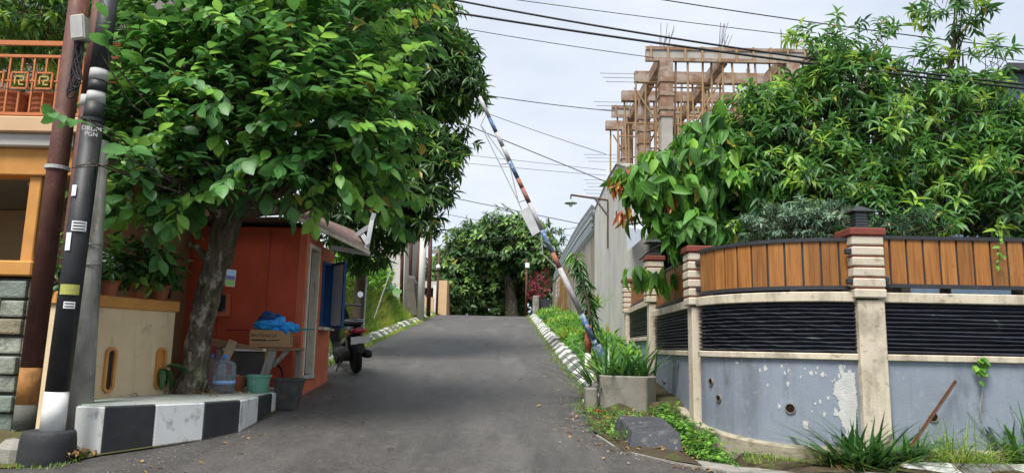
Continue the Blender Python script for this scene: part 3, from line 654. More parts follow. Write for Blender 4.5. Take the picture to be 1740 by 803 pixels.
MB().beam(p0-d*.35, p0, .16, .16).build('counterweight', m_boom_b, t, bevel=.01)
MB().tube([(x-.02, y-.12, z0+.8), (x-.02, y+.06, z0+.8)], .03, 10).build('pivot', m_rust, t)
nn = Vector((-d.z, 0, d.x)) if -d.z < 0 else Vector((d.z, 0, -d.x))
def bp(f, o): return p0+d*(Ln*f)+nn*o
for a, b_ in ((bp(.93, .03), bp(.9, .2)), (bp(.9, .2), bp(.58, .17)), (bp(.9, .2), bp(.72, .03)), (bp(.725, .03), bp(.735, .18)), (bp(.72, .03), bp(.58, .17)), (bp(.575, .02), bp(.58, .17)), (bp(.58, .17), bp(.54, .18)), (bp(.45, .02), bp(.37, .17)), (bp(.37, .17), bp(.3, .03))):
    MB().tube([a, b_], .009, 6).build('stay', m_boom_w if a.z > 3 else m_rust, t)
mb = MB(); q = [bp(.55, .03), bp(.45, .03), bp(.445, .2), bp(.545, .22)]
mb.add([p+Vector((0, -.012, 0)) for p in q]+[p+Vector((0, .012, 0)) for p in q], [(0, 1, 2, 3), (7, 6, 5, 4)]+[(i, (i+1) % 4, 4+(i+1) % 4, 4+i) for i in range(4)]); mb.build('plate', m_tin, t)

# ------------------------------------------------------------------ tall wall, stained wall, corrugated screen, bracket lamp
t = thing('tall_boundary_wall', 'tall pale streaked plaster wall beside the garden wall', 'wall', (2.6, 18.5, gz(15)))
tw = [(2.64, 22.5), (2.6, 19), (2.585, 17.4), (2.56, 15.05)]
MB().ribbon(tw, [gz(p[1])-.3 for p in tw], [6.0, 6.2, 6.15, 5.45], -.3, 0).build('wall_face', m_tall, t)
MB().ribbon([(2.66, 22.62), (2.64, 22.5)], gz(22.5)-.3, 6.05, -.3, .012).build('end_joint', m_rough, t)
MB().ribbon(tw, [6.0, 6.2, 6.15, 5.45], [6.05, 6.25, 6.2, 5.5], -.32, .025).build('coping', m_rough, t, bevel=.01)
t = thing('stained_boundary_wall', 'stained grey wall running uphill under the pale corrugated screen', 'wall', (2.6, 32, gz(30)))
sw = [(2.42, 41.5), (2.5, 36), (2.58, 30), (2.64, 22.62)]
MB().ribbon(sw, [gz(p[1])-.3 for p in sw], 5.32, -.2, 0).build('wall_face', m_rough, t)
t = thing('corrugated_screen', 'pale corrugated metal screen on top of the stained wall', 'screen', (2.6, 30, 5.32))
cs = [(2.46, 40), (2.53, 36), (2.6, 30), (2.62, 26), (2.65, 22.65)]; tops = [5.6, 6.05, 6.3, 6.3, 6.2]
prof = np.linspace(0, 1, 33); vs = []; n = len(prof)
for k_, p in enumerate(cs):
    for q in prof: vs.append((p[0]+.05*math.cos(q*math.pi*2*4.5)-.05, p[1], 5.325+(tops[k_]-5.325)*q))
vs += [(v[0]+.012, v[1], v[2]) for v in vs]; m_ = len(cs)*n
fs = [(i*n+j, i*n+j+1, (i+1)*n+j+1, (i+1)*n+j) for i in range(len(cs)-1) for j in range(n-1)]; fs += [tuple(x_+m_ for x_ in f[::-1]) for f in fs]
MB().add(vs, fs).build('sheet', m_corr, t, smooth=True)
for k_ in range(len(cs)-1):
    for q in (.22, .5, .78, 1.0):
        a = Vector((cs[k_][0]-.09, cs[k_][1], 5.325+(tops[k_]-5.325)*q)); b_ = Vector((cs[k_+1][0]-.09, cs[k_+1][1], 5.325+(tops[k_+1]-5.325)*q)); MB().beam(a, b_, .02, .03).build('rib', m_tin, t)
t = thing('wall_lamp', 'enamel shade lamp on a rusty bracket fixed to the tall wall', 'lamp', W(1035, 340, 19.2))
yl = 19.0; A = W(1036, 340, yl); A.x = 2.57; Bq = W(970, 331, yl); Cq = W(1036, 366, yl); Cq.x = 2.57; Dq = W(1036, 422, yl); Dq.x = 2.57; Eq = W(1010, 336, yl)
MB().tube([A, Bq], .028, 8).build('arm', m_rust, t); MB().tube([A, Dq], .02, 8).build('riser', m_rust, t); MB().tube([Eq, Cq], .03, 8).build('brace', m_metal, t)
MB().tube([Bq, Bq-Vector((0, 0, .14))], .018, 8).build('stem', m_iron, t); c = Bq-Vector((0, 0, .24))
MB().lathe(c, [(.17, 0), (.175, .012), (.12, .045), (.05, .085), (.035, .12)], 20).build('shade', m_lamp, t, smooth=True); MB().lathe(c-Vector((0, 0, .09)), [(.01, 0), (.045, .02), (.05, .06), (.03, .1)], 12).build('bulb', m_lampw, t, smooth=True)

# ------------------------------------------------------------------ building frame under construction
t = thing('building_frame', 'concrete building frame under construction with timber formwork and bamboo props', 'building', (5.5, 23.5, 1.8))
MB().bb(2.98, 9.4, 19.2, 28, 1.2, 6.28).build('lower_storey', m_fconc, t)
MB().bb(2.9, 9.6, 19.0, 28.2, 6.285, 6.5).build('floor_slab', m_fconc, t, bevel=.01)
YS = [20, 21.75, 23.5, 25.2, 26.8]; ZT = 10.35
for i, y in enumerate(YS):
    xs0 = [3.83, 3.8, 3.66, 3.56, 3.55][i]
    MB().bb(xs0, 9.6, y-.1, y+.1, ZT-.36, ZT).build('cross_beam', m_form if i in (1, 2, 4) else m_fconc, t, bevel=.008)
    if i == 0 or i == 3:
        MB().bb(xs0-.02, 9.6, y-.13, y-.103, ZT-.4, ZT-.30).build('formwork_board', m_form, t); MB().bb(xs0-.02, 9.6, y-.13, y-.103, ZT-.06, ZT+.04).build('formwork_board', m_form, t)
        for k_ in range(11): MB().bb(xs0+.1+k_*.5, xs0+.16+k_*.5, y-.16, y-.131, ZT-.42, ZT+.05).build('formwork_cleat', m_bamboo, t)
for x in (4.35, 6.15, 8.0):
    for i in range(4): MB().bb(x-.11, x+.11, YS[i]+.103, YS[i+1]-.103, ZT-.4, ZT-.03).build('long_beam', m_form, t, bevel=.008)
for x, y, split in ((4.4, 20, 8.25), (4.4, 23.5, 7.0), (4.35, 26.8, 8.2), (8.1, 23.5, 6.6), (6.2, 26.8, 6.6), (8.1, 20, 6.6)):
    MB().bb(x-.16, x+.16, y-.16, y+.16, 6.5, split).build('column', m_fconc, t, bevel=.01)
    mb = MB().bb(x-.19, x+.19, y-.19, y+.19, split, ZT-.37); c_ = mb.build('column_formwork', m_form, t, bevel=.008)
    for k_ in range(int((ZT-.6-split)/.42)): MB().bb(x-.215, x+.215, y-.215, y+.215, split+.2+k_*.42, split+.26+k_*.42).build('formwork_collar', m_form, c_)
rb = np.random.default_rng(3)
for i, y in enumerate(YS):
    for k_ in range(17 if i else 12):
        x = 3.75+k_*.36+rb.uniform(-.12, .12) if i else 4.8+k_*.33+rb.uniform(-.1, .1); a = Vector((x+rb.uniform(-.12, .12), y+rb.uniform(-.3, .3), 6.5)); b_ = Vector((x, y+rb.uniform(-.08, .08), ZT-.36))
        MB().tube([a, b_], .032, 6).build('prop', m_bamboo, t)
for i in range(16):
    y = YS[i % 5]+rb.uniform(.2, .5); z = 7.4+rb.uniform(0, 2.2); x0 = 3.5+rb.uniform(0, 2.4); MB().tube([(x0, y, z), (x0+rb.uniform(1.8, 4.2), y+rb.uniform(-.2, .2), z+rb.uniform(-.08, .08))], .026, 6).build('ledger', m_bamboo, t)
for i in range(9):
    y = YS[i % 5]+.15; x0 = 3.6+rb.uniform(0, 3.6); sg = rb.choice((-1, 1)); MB().tube([(x0, y, 6.7+rb.uniform(0, 1)), (x0+sg*1.3, y, 9+rb.uniform(0, .8))], .028, 6).build('raker', m_bamboo, t)
for cx, cy in ((4.4, 20), (6.15, 20.2), (8.0, 20), (4.35, 26.8), (8.0, 23.5)):
    for k_ in range(10):
        x = cx+rb.uniform(-.16, .16); y = cy+rb.uniform(-.16, .16); MB().tube([(x, y, ZT-.02), (x+rb.uniform(-.02, .3), y+rb.uniform(-.1, .1), ZT+rb.uniform(.4, .95))], .011, 4).build('starter_bar', m_rebar, t)
for zz, yy in ((9.95, 23.5), (10.28, 21.75), (9.0, 26.8), (8.0, 26.8), (7.6, 26.8)):
    for k_ in range(3): MB().tube([(2.7+k_*.1, yy+k_*.05, zz-.12*k_), (4.1, yy+k_*.05, zz-.12*k_)], .009, 4).build('starter_bar', m_rebar, t)
# house behind the cacao: dark carport and pale awning
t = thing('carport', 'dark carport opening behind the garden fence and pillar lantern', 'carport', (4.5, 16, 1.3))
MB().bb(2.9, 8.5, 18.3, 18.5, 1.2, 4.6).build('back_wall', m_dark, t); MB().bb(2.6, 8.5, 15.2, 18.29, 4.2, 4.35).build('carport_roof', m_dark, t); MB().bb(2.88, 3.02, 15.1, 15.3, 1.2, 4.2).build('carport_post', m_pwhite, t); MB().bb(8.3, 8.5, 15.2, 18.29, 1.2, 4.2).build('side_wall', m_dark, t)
t = thing('metal_awning', 'pale grey sheet awning jutting beside the tall wall behind cacao leaves', 'awning', W(1085, 400, 14.6))
q = [W(1063, 385, 14.9), W(1066, 427, 14.7), W(1106, 392, 14.0), W(1112, 378, 14.6)]
MB().add(q+[p+Vector((.02, .06, .03)) for p in q], [(0, 1, 2, 3), (7, 6, 5, 4)]+[(i, (i+1) % 4, 4+(i+1) % 4, 4+i) for i in range(4)]).build('awning_sheet', m_awn, t)
MB().beam(q[0]+Vector((.03, .1, .05)), q[3]+Vector((.03, .1, .05)), .05, .05).build('awning_rail', m_roofd, t)
# blue house at the right edge
t = thing('blue_house', 'slate blue house with dark overhanging roof at the right edge', 'house', (19, 24, 1.8))
a = W(1717, 125, 22); MB().bb(a.x, a.x+8, 22, 30, 1.5, a.z).build('wall', m_blueh, t)
MB().add([(a.x-.5, 21.4, a.z+.0), (a.x+8.5, 21.4, a.z+.0), (a.x+8.5, 30.5, a.z+.0), (a.x-.5, 30.5, a.z), (a.x+1.5, 26, a.z+1.3), (a.x+6.5, 26, a.z+1.3)], [(3, 2, 1, 0), (0, 1, 5, 4), (1, 2, 5), (2, 3, 4, 5), (3, 0, 4)]).build('roof', m_roofd, t)
MB().bb(a.x-.52, a.x+8.52, 21.36, 21.42, a.z-.12, a.z+.1).build('fascia', m_roofd, t)
# ------------------------------------------------------------------ text
def text_mesh(name, body, size, loc, rot, mtl, parent, depth=.002):
    cu_ = bpy.data.curves.new('t', 'FONT'); cu_.body = body; cu_.size = size; cu_.extrude = depth; cu_.align_x = 'CENTER'; cu_.align_y = 'CENTER'
    o = bpy.data.objects.new('t', cu_); COL.objects.link(o); bpy.context.view_layer.update()
    me = bpy.data.meshes.new_from_object(o.evaluated_get(bpy.context.evaluated_depsgraph_get())); bpy.data.objects.remove(o); bpy.data.curves.remove(cu_)
    me.name = name; me.materials.clear(); me.materials.append(mtl)
    o = bpy.data.objects.new(name, me); _link(o, parent); place(o, loc, parent); o.rotation_euler = rot; return o
# ------------------------------------------------------------------ poles at the left
def pole(name, label, a, b, r0, r1, mtl, n=18, parts=()):
    t = thing(name, label, 'pole', a)
    return t
t = thing('utility_pole', 'black steel utility pole with white bands and round black footing', 'pole', G(84, 770))
p0 = W(88, 735, 6.4); p1 = W(187, -15, 6.4)
def pt(f): return p0.lerp(p1, f)
def fy(py): return (735-py)/750
segs = [(735, 670, m_white, .098), (670, 222, m_black, .095), (222, 190, m_black, .087), (190, 170, m_pwhite, .082), (170, 150, m_black, .082), (150, 130, m_pwhite, .082), (130, -15, m_black, .08)]
for a, b, m_, r_ in segs: MB().tube([pt(fy(a)), pt(fy(b))], [r_, r_-.004], 22).build('shaft_section', m_, t, smooth=False).data.shade_smooth()
MB().tube([pt(fy(224)), pt(fy(218))], .1, 22).build('collar', m_black, t)
g = G(84, 776); c = p0
MB().lathe((c.x-.02, c.y, gz(c.y)-.05), [(.21, 0), (.222, .04), (.22, .12), (.215, .22), (.205, .29), (.19, .31), (.1, .315)], 30).build('footing', m_pb, t, smooth=True)
def on_pole(px, py, w_, h, name, m_, off=.006, yaw=0):
    f = fy(py); c = pt(f); d = (CAMP-c); d.z = 0; d.normalize(); d = Matrix.Rotation(yaw, 3, 'Z') @ d
    r_ = .1 if py > 222 else .09; n_ = 6; vs = []
    for zz in (-h/2, h/2):
        for k_ in range(n_+1):
            an = (k_/n_-.5)*w_/r_; dd = Matrix.Rotation(an, 3, 'Z') @ d; q = c+dd*(r_+off*.4); vs.append((q.x, q.y, q.z+zz))
    return MB().add(vs, [(k_, k_+1, n_+2+k_, n_+1+k_) for k_ in range(n_)]).build(name, m_, t), c+d*(r_+off), d
for py, w_, h, m_, yaw, nl in ((404, .12, .09, m_paper, 0, 3), (430, .05, .16, m_paper, -.75, 0), (508, .16, .09, mat('yellow_sticker', (.42, .42, .09), (.3, .32, .1), 20, .7), -.1, 0), (533, .09, .06, m_paper, .05, 2), (345, .05, .1, m_paper, -.85, 0)):
    s_, c_, d_ = on_pole(0, py, w_, h, 'sticker', m_, yaw=yaw)
    for k_ in range(nl):
        z_ = (k_-(nl-1)/2)*h/(nl+.3)
        o, _, _ = on_pole(0, py, w_*.8, h/(nl+1)*.45, 'print_line', m_ink, off=.011, yaw=yaw); o.location.z += z_
for body, py in (('DROPS', 240), ('PGN', 249)):
    f = fy(py); c = pt(f); d = (CAMP-c); d.z = 0; d.normalize(); text_mesh('lettering', body, .052, c+d*.106, (R(90), 0, math.atan2(d.y, d.x)+R(90)), m_white, t, .001)
t = thing('concrete_pole', 'stained grey concrete pole directly behind the black utility pole', 'pole', W(125, 715, 6.85))
a, b = W(128, 735, 6.85), W(166, 240, 6.85); MB().tube([a, a.lerp(b, .5), b], [.135, .118, .1], 18).build('shaft', m_conc, t, smooth=True)
for f in (.55, .62): q = a.lerp(b, f); MB().tube([q+Vector((.125*math.cos(k_/3), .125*math.sin(k_/3), .01*k_/6)) for k_ in range(20)], .006, 5).build('wire_tie', m_metal, t)
t = thing('brown_pole', 'brown painted steel pole with ochre foot in front of the stone wall', 'pole', W(42, 720, 6.5))
a, b = W(40, 728, 6.5), W(137, -15, 6.5); s_ = lambda py: a.lerp(b, (728-py)/743)
for p_, q_, m_ in ((728, 690, m_mortar), (690, 632, m_ochre), (632, -15, m_brownp)): MB().tube([s_(p_), s_(q_)], .088, 18).build('shaft_section', m_, t, smooth=True)
MB().tube([s_(306), s_(300)], .105, 18).build('collar', m_pwhite, t)
MB().lathe((a.x+.03, a.y-.05, gz(a.y)-.1), [(.2, 0), (.19, .2), (.12, .27)], 9).build('footing', m_lip, t)
t = thing('red_brown_pole', 'thin red brown pole with a whitewashed band behind the other poles', 'pole', W(100, 690, 7.15))
a, b = W(84, 700, 7.15), W(172, -15, 7.15); s_ = lambda py: a.lerp(b, (700-py)/715)
for p_, q_, m_ in ((700, 197, m_brownp), (197, 176, m_pwhite), (176, -15, m_brownp)): MB().tube([s_(p_), s_(q_)], .07, 14).build('shaft_section', m_, t, smooth=True)
t = thing('junction_box', 'cream junction box with black cable coils fixed high on the brown pole', 'junction box', W(137, 50, 6.36))
c = W(137, 50, 6.36); MB().box(c, (.13, .12, .25), Matrix.Rotation(-.16, 3, 'Y')).build('case', mat('box_cream', (.5, .47, .38), (.42, .39, .31), 8, .6), t, bevel=.012)
MB().box(c+Vector((0, -.062, 0)), (.11, .01, .22), Matrix.Rotation(-.16, 3, 'Y')).build('lid', m_pwhite, t)
for k_ in range(6):
    q = W(133+k_*1.5, 72, 6.36); MB().tube([q+Vector((.05*math.sin(x_*.6+k_), -.02*k_*.3, -.55*math.sin(x_*math.pi/12)*(1-.06*k_))) for x_ in range(13)], .008, 5).build('cable_coil', m_cable, t)

# ------------------------------------------------------------------ house at the left
hs = thing('balcony_house', 'orange and peach two storey house with stone base and key pattern balcony rail', 'house', (-6, 8.5, .65))
HF = 7.5
MB().bb(-12, -5.06, HF+.04, HF+.22, .4, 2.22).build('stone_backing', m_mortar, hs)
rs = np.random.default_rng(5)
rowz = np.linspace(.45, 2.2, 10)
for i in range(9):
    x = -5.045; z0, z1 = rowz[i]+.008, rowz[i+1]-.008
    while x > -6.6:
        wd = rs.uniform(.2, .46); x0 = x-wd
        MB().bb(x0+.004, x-.004, HF-.01+rs.uniform(-.05, .012), HF+.05, z0+rs.uniform(-.005, .014), z1-rs.uniform(-.005, .014)).build('stone', m_stone[int(rs.integers(0, 4))], hs, bevel=.022, seg=2); x = x0
    y = HF+.0
    while y < HF+.5:
        wd = rs.uniform(.18, .3); MB().bb(-5.06, -5.03+rs.uniform(0, .02), y+.006, y+wd-.006, z0, z1).build('stone', m_stone[int(rs.integers(0, 4))], hs, bevel=.014); y += wd
MB().bb(-12, -5.061, HF+.221, HF+.75, .4, 2.2).build('wall_core', m_mortar, hs)
MB().bb(-12, -5.0, HF-.06, HF+.35, 2.24, 2.4).build('sill_band', m_orange, hs, bevel=.015)
MB().bb(-5.19, -5.06, HF+.02, HF+.15, 2.4, 3.32).build('column', m_orange, hs, bevel=.01)
MB().bb(-12, -4.72, HF-.02, HF+.2, 3.32, 3.62).build('front_beam', m_orange, hs, bevel=.012)
MB().bb(-12, -4.7, HF-.1, HF+4.0, 3.62, 3.76).build('floor_slab', m_slab, hs, bevel=.012)
MB().bb(-12, -4.6, HF-.16, HF+4.0, 3.76, 3.93).build('balcony_edge', m_peach, hs, bevel=.012)
MB().bb(-12, -4.4, 11.2, 11.4, .4, 3.6).build('porch_back_wall', m_peach, hs)
MB().bb(-4.72, -4.55, 8.6, 11.2, .4, 3.6).build('porch_side_wall', mat('porch_brown', (.22, .12, .06), (.18, .1, .05), 4, .8), hs)
MB().bb(-12, -4.4, 10.4, 10.6, 3.93, 7).build('upper_wall', mat('upper_wall_grey', (.2, .19, .17), (.14, .13, .12), 3, .8), hs)
MB().bb(-6.9, -5.6, 11.12, 11.2, 1.6, 3.0).build('porch_window', m_glassd, hs)
MB().bb(-4.54, -4.5, 8.75, 9.5, 2.15, 2.75).build('side_window', m_glassd, hs); MB().bb(-4.54, -4.47, 8.69, 8.75, 2.1, 2.8).build('window_frame', m_terra, hs); MB().bb(-4.54, -4.47, 8.751, 9.5, 2.75, 2.8).build('window_frame', m_terra, hs)
c = W(57, 322, 9.0); MB().lathe((c.x, c.y, 3.5), [(.05, 0), (.07, .05), (.03, .12)], 12).build('ceiling_lamp', m_lampw, hs, smooth=True)
# balcony railing with key pattern
ry = HF-.1
rl = MB
railz = (3.96, 4.22, 4.45, 4.72)
for z_, h in ((3.97, .03), (4.34, .018), (4.62, .03), (4.77, .05)): MB().bb(-9.0, -4.3, ry-.014, ry+.014, z_-h/2, z_+h/2).build('rail', m_rail, hs)
x = -8.9; k_ = 0
while x < -4.3:
    if k_ % 2 == 0: MB().bb(x-.009, x+.009, ry-.009, ry+.009, 3.985, 4.605).build('bar', m_rail, hs)
    else:
        MB().bb(x-.009, x+.009, ry-.009, ry+.009, 4.43, 4.605).build('bar', m_rail, hs); MB().bb(x-.009, x+.009, ry-.009, ry+.009, 3.985, 4.245).build('bar', m_rail, hs)
        q = MB(); z_ = 4.338; h = .088
        for a, b in (((-h, -h), (h, -h)), ((h, -h), (h, h)), ((h, h), (-h, h)), ((-h, h), (-h, -h))): q.beam((x+a[0], ry-.02, z_+a[1]), (x+b[0], ry-.02, z_+b[1]), .018, .018)
        f_ = q.build('key_frame', m_rail, hs)
        q = MB(); P_ = [(-.045, -.04), (-.045, .045), (.045, .045), (.045, 0), (0, 0), (0, -.045), (.05, -.045)]
        for a, b in zip(P_, P_[1:]): q.beam((x+a[0], ry-.02, z_+a[1]), (x+b[0], ry-.02, z_+b[1]), .014, .014)
        q.build('key_hook', mat('key_yellow', (.45, .34, .1), None, 1, .6) if k_ == 1 else bpy.data.materials['key_yellow'], f_)
    x += .132; k_ += 1
for i, px in enumerate((22, 78)):
    c = W(px, 200, HF+.35); t = thing('balcony_pot', ('ribbed terracotta pot behind the balcony rail, left one', 'ribbed terracotta pot behind the balcony rail, right one nearest the pole')[i], 'pot', (c.x, c.y, 3.93), 'terracotta pots on the balcony')
    MB().lathe((c.x, c.y, 3.932), [(.1, 0)]+[(.12+.06*z_+(.008 if j % 2 else 0), z_*.36) for j, z_ in enumerate(np.linspace(0, 1, 14))]+[(.2, .37), (.2, .4), (.15, .4), (.14, .3)], 16).build('pot', m_terra, t)
# cream boundary wall with rounded slots
yw = thing('cream_boundary_wall', 'low cream wall with orange coping and orange rimmed slots', 'wall', (-4.15, 7.5, .8))
wp = [(-3.86, 8.3), (-4.13, 7.5), (-4.43, 6.72)]
wa, wb = Vector((-4.43, 6.72)), Vector((-3.86, 8.3)); wd_ = (wb-wa).normalized(); wn = Vector((wd_.y, -wd_.x))
def wq(s, o): p = wa+wd_*s+wn*o; return p
def wribbon(s0, s1, z0, z1, o0, o1): return MB().ribbon([wq(s0, 0), wq(s1, 0)], z0, z1, o0, o1)
LW = (wb-wa).length
wribbon(.2, LW, .45, 1.93, -.14, 0).build('wall_panel', m_cream, yw)
wribbon(.17, LW+.03, 1.93, 2.05, -.17, .035).build('coping', m_orange, yw, bevel=.01)
for s_ in (.86, 1.52):
    def slot(r_, o):
        pts = [(s_+r_*math.cos(a_), 1.46+r_*math.sin(a_)) for a_ in np.linspace(0, math.pi, 9)]+[(s_+r_*math.cos(a_), 1.13+r_*math.sin(a_)) for a_ in np.linspace(math.pi, 2*math.pi, 9)]
        return [(*wq(a_, o), z_) for a_, z_ in pts]
    A_, B_, C_ = slot(.066, .003), slot(.066, .03), slot(.036, .03); D_ = slot(.036, .004); n_ = len(A_)
    q = MB().add(A_+B_+C_+D_, [(i+k_*n_, (i+1) % n_+k_*n_, (i+1) % n_+(k_+1)*n_, i+(k_+1)*n_) for k_ in range(3) for i in range(n_)]).build('slot_rim', m_orange, yw)
    MB().add(D_, [tuple(range(n_))]).build('slot_recess', m_dark if s_ < 1 else m_orange, q)
# pots and plants on the coping
def potplant(x, y, z, r_, h, leafm, label, seed, ph=.35, nb=70, dark=False):
    t = thing('potted_plant', label, 'potted plant', (x, y, z), 'plants on the cream wall'); rng = np.random.default_rng(seed)
    MB().lathe((x, y, z), [(r_*.7, 0), (r_, h*.85), (r_*1.12, h*.86), (r_*1.12, h), (r_*.9, h), (r_*.85, h*.8)], 14).build('pot', m_terra, t, smooth=False)
    res = sprays([((x, y, z+h+ph*.5), (r_*1.9, r_*1.9, ph*.6))], nb*8, 5, .12, .13, .05, rng, 'pinnate', .1, .2)
    foliage_mesh('foliage', *res[:6], leaf_shape(4), leafm, t, 'stuff')
pw = lambda s_: wq(s_, -.07)
for i, (s_, r_, h, lb) in enumerate(((.35, .09, .14, 'small potted plant on the cream wall just right of the concrete pole'), (.82, .1, .16, 'potted plant on the cream wall beside the hanging white cloth'), (1.2, .11, .18, 'bushy potted plant in the middle of the cream wall coping'), (1.5, .1, .17, 'potted plant on the cream wall next to the red wall'))):
    p = pw(s_); potplant(p.x, p.y, 2.052, r_, h, l_mango, lb, 30+i)
wf = thing('wall_fern', 'dark drooping leaves growing out of the right slot of the cream wall', 'plant', (*wq(1.52, .02), 1.2)); rng = np.random.default_rng(44); n = 9
q_ = wq(1.52, .04); leaf_objects('strap', np.tile([q_.x, q_.y, 1.28], (n, 1))+rng.normal(0, .03, (n, 3)), np.c_[rng.normal(.5, .5, n), rng.normal(-.2, .3, n), rng.normal(-.3, .5, n)], np.tile([.5, -.5, 1.], (n, 1)), rng.uniform(.16, .28, n), rng.uniform(.06, .09, n), rng.uniform(0, .25, n), leaf_shape(5, .9, .15, .6, .5), l_mango, wf)
# cloth hanging
c = W(183, 445, 7.9); t = thing('hanging_cloth', 'pale ragged cloth hanging behind the concrete pole', 'cloth', (c.x, c.y, 2.07))
vs = []
for j in range(7):
    for i in range(7): q = W(166+i*5, 420+j*8+ (4*math.sin(i*2.3) if j == 0 else 0)+(i*3 if j == 0 else 0), 7.9+.015*math.sin(i*1.7+j*.6)); vs.append(q)
vs += [v+Vector((0, .008, 0)) for v in vs]
fs = [(j*7+i, j*7+i+1, j*7+8+i, j*7+7+i) for j in range(6) for i in range(6)]; fs += [tuple(49+k_ for k_ in f[::-1]) for f in fs]
MB().add(vs, fs).build('fabric', mat('pale_cloth', (.5, .53, .55), (.4, .38, .36), 9, .9), t, smooth=True)
a, b = W(163, 416, 7.93), W(202, 420, 7.93); MB().tube([a, b], .01, 6).build('cloth_rail', m_rust, t)
# striped tree platform
pf = thing('striped_platform', 'black and white striped concrete tree bench at the road edge', 'planter bench', (-3.4, 7.6, .6))
front = [(174, 771), (259, 759), (344, 747), (406, 734), (437, 716), (461, 701), (468, 697)]
fp = [G(*q) for q in front]; fp[0] = G(170, 772); ZP = 1.0
back0 = Vector((-4.0, 6.72, 0)); mats_ = [m_pb, m_pw, m_pb, m_pw, m_pb, m_pw]
seqs = []
for i in range(6):
    a, b = fp[i], fp[i+1]; mb = MB(); d = (b-a).normalized(); nn = Vector((-d.y, d.x, 0)); ins = nn*.22
    vs = [(a.x, a.y, gz(a.y)-.06), (b.x, b.y, gz(b.y)-.06), (b.x+ins.x, b.y+ins.y, gz(b.y)-.06), (a.x+ins.x, a.y+ins.y, gz(a.y)-.06)]; vs += [(v[0], v[1], ZP) for v in vs]
    mb.add(vs, [(3, 2, 1, 0), (4, 5, 6, 7)]+[(j, (j+1) % 4, 4+(j+1) % 4, 4+j) for j in range(4)]); mb.build('painted_segment', mats_[i], pf, bevel=.012)
a = fp[0]; q = [(a.x, a.y), (a.x+.02, a.y+.1), (-3.98, 6.85), (-4.06, 6.74)]
MB().prism([(a.x-.002, a.y-.012), (a.x+.0, a.y+.16), (-3.9, 6.95), (-4.06, 6.76)], .48, ZP-.002).build('painted_segment', m_pw, pf, bevel=.012)
top = [(p.x-.03, p.y+.03) for p in fp]+[(-2.78, 9.3), (-3.2, 9.9), (-4.05, 9.9), (-4.05, 8.3), (-4.1, 6.8)]
MB().prism(top, .7, ZP+.012).build('bench_top', m_ptop, pf, bevel=.006)
# scatter of dead leaves in the corner by the pole and under the tree
P_ = []; rg = np.random.default_rng(9)
for i in range(150):
    if i < 90: P_.append((-3.85+rg.uniform(-.18, .16), 6.5+rg.uniform(-.18, .2), .60+rg.uniform(0, .05)))
    else: P_.append((-3.55+rg.normal(0, .3), 8.45+rg.normal(0, .25), ZP+.03+rg.uniform(0, .02)))
P_ = np.array(P_); foliage_mesh('leaf_litter', P_, np.c_[rg.normal(size=(150, 2)), rg.normal(0, .2, 150)], np.tile([0, 0, 1.], (150, 1))+rg.normal(0, .3, (150, 3)), rg.uniform(.05, .11, 150), rg.uniform(.025, .05, 150), rg.random(150), leaf_shape(4), l_straw, None, 'stuff')['label'] = 'dead leaves gathered at the bench corner and under the tree'

# ------------------------------------------------------------------ red guard booth
bt = thing('guard_booth', 'red guard booth with narrow door, blue window and rusted sheet roof', 'booth', (-3.9, 10.8, .9))
BX, BY0, BY1 = -2.9, 10.05, 11.62
MB().bb(-5.3, BX-.1, BY0, BY0+.1, .7, 3.22).build('front_wall', m_booth_shaded, bt)
# side wall pieces round the door and window openings (facing the road)
dy0, dy1, dz0, dz1 = 10.16, 10.72, 1.16, 3.02; wy0, wy1, wz0, wz1 = 10.96, 11.45, 1.86, 2.86
for y0, y1, z0, z1 in ((BY0, dy0, .7, 3.22), (dy0, dy1, .7, dz0), (dy0, dy1, dz1, 3.16), (dy1, wy0, .7, 3.14), (wy0, wy1, .7, wz0), (wy0, wy1, wz1, 3.08), (wy1, BY1, .7, 3.06)):
    MB().bb(BX-.1, BX, y0, y1, z0, z1).build('side_wall_piece', m_booth_lit, bt)
MB().bb(-5.3, BX-.1, BY1-.1, BY1, .7, 3.05).build('rear_wall', m_booth_shaded, bt)
MB().bb(-5.3, BX-.1, BY0+.1, BY1-.1, 1.0, 1.05).build('booth_floor', m_lip, bt)
MB().bb(-5.3, BX-.1, BY0+.1, BY1-.1, 3.0, 3.03).build('booth_ceiling', m_dark, bt)
for x_ in (-3.42, -4.08): MB().bb(x_-.006, x_+.006, BY0-.004, BY0+.002, .9, 3.2).build('wall_seam', m_redj, bt)
q = MB().bb(BX-.09, BX+.025, dy0, dy0+.055, dz0, dz1-.06).build('door_frame', m_frame, bt); MB().bb(BX-.09, BX+.025, dy1-.055, dy1, dz0, dz1-.06).build('door_frame', m_frame, bt); MB().bb(BX-.09, BX+.025, dy0, dy1, dz1-.06, dz1).build('door_frame', m_frame, bt)
dr = MB().box((BX-.2, dy1-.1, (dz0+dz1)/2-.02), (.32, .035, dz1-dz0-.1), Matrix.Rotation(-.35, 3, 'Z')).build('door', m_door, bt); MB().box((BX-.08, dy1-.16, 2.05), (.03, .02, .12)).build('door_handle', m_rust, dr)
MB().bb(BX-.11, BX+.04, dy0-.02, dy1+.02, dz0-.05, dz0).build('threshold', m_pwhite, bt)
MB().bb(-4.2, -3.5, BY0+.35, BY0+.9, 1.05, 1.8).build('inside_desk', m_plank, bt)
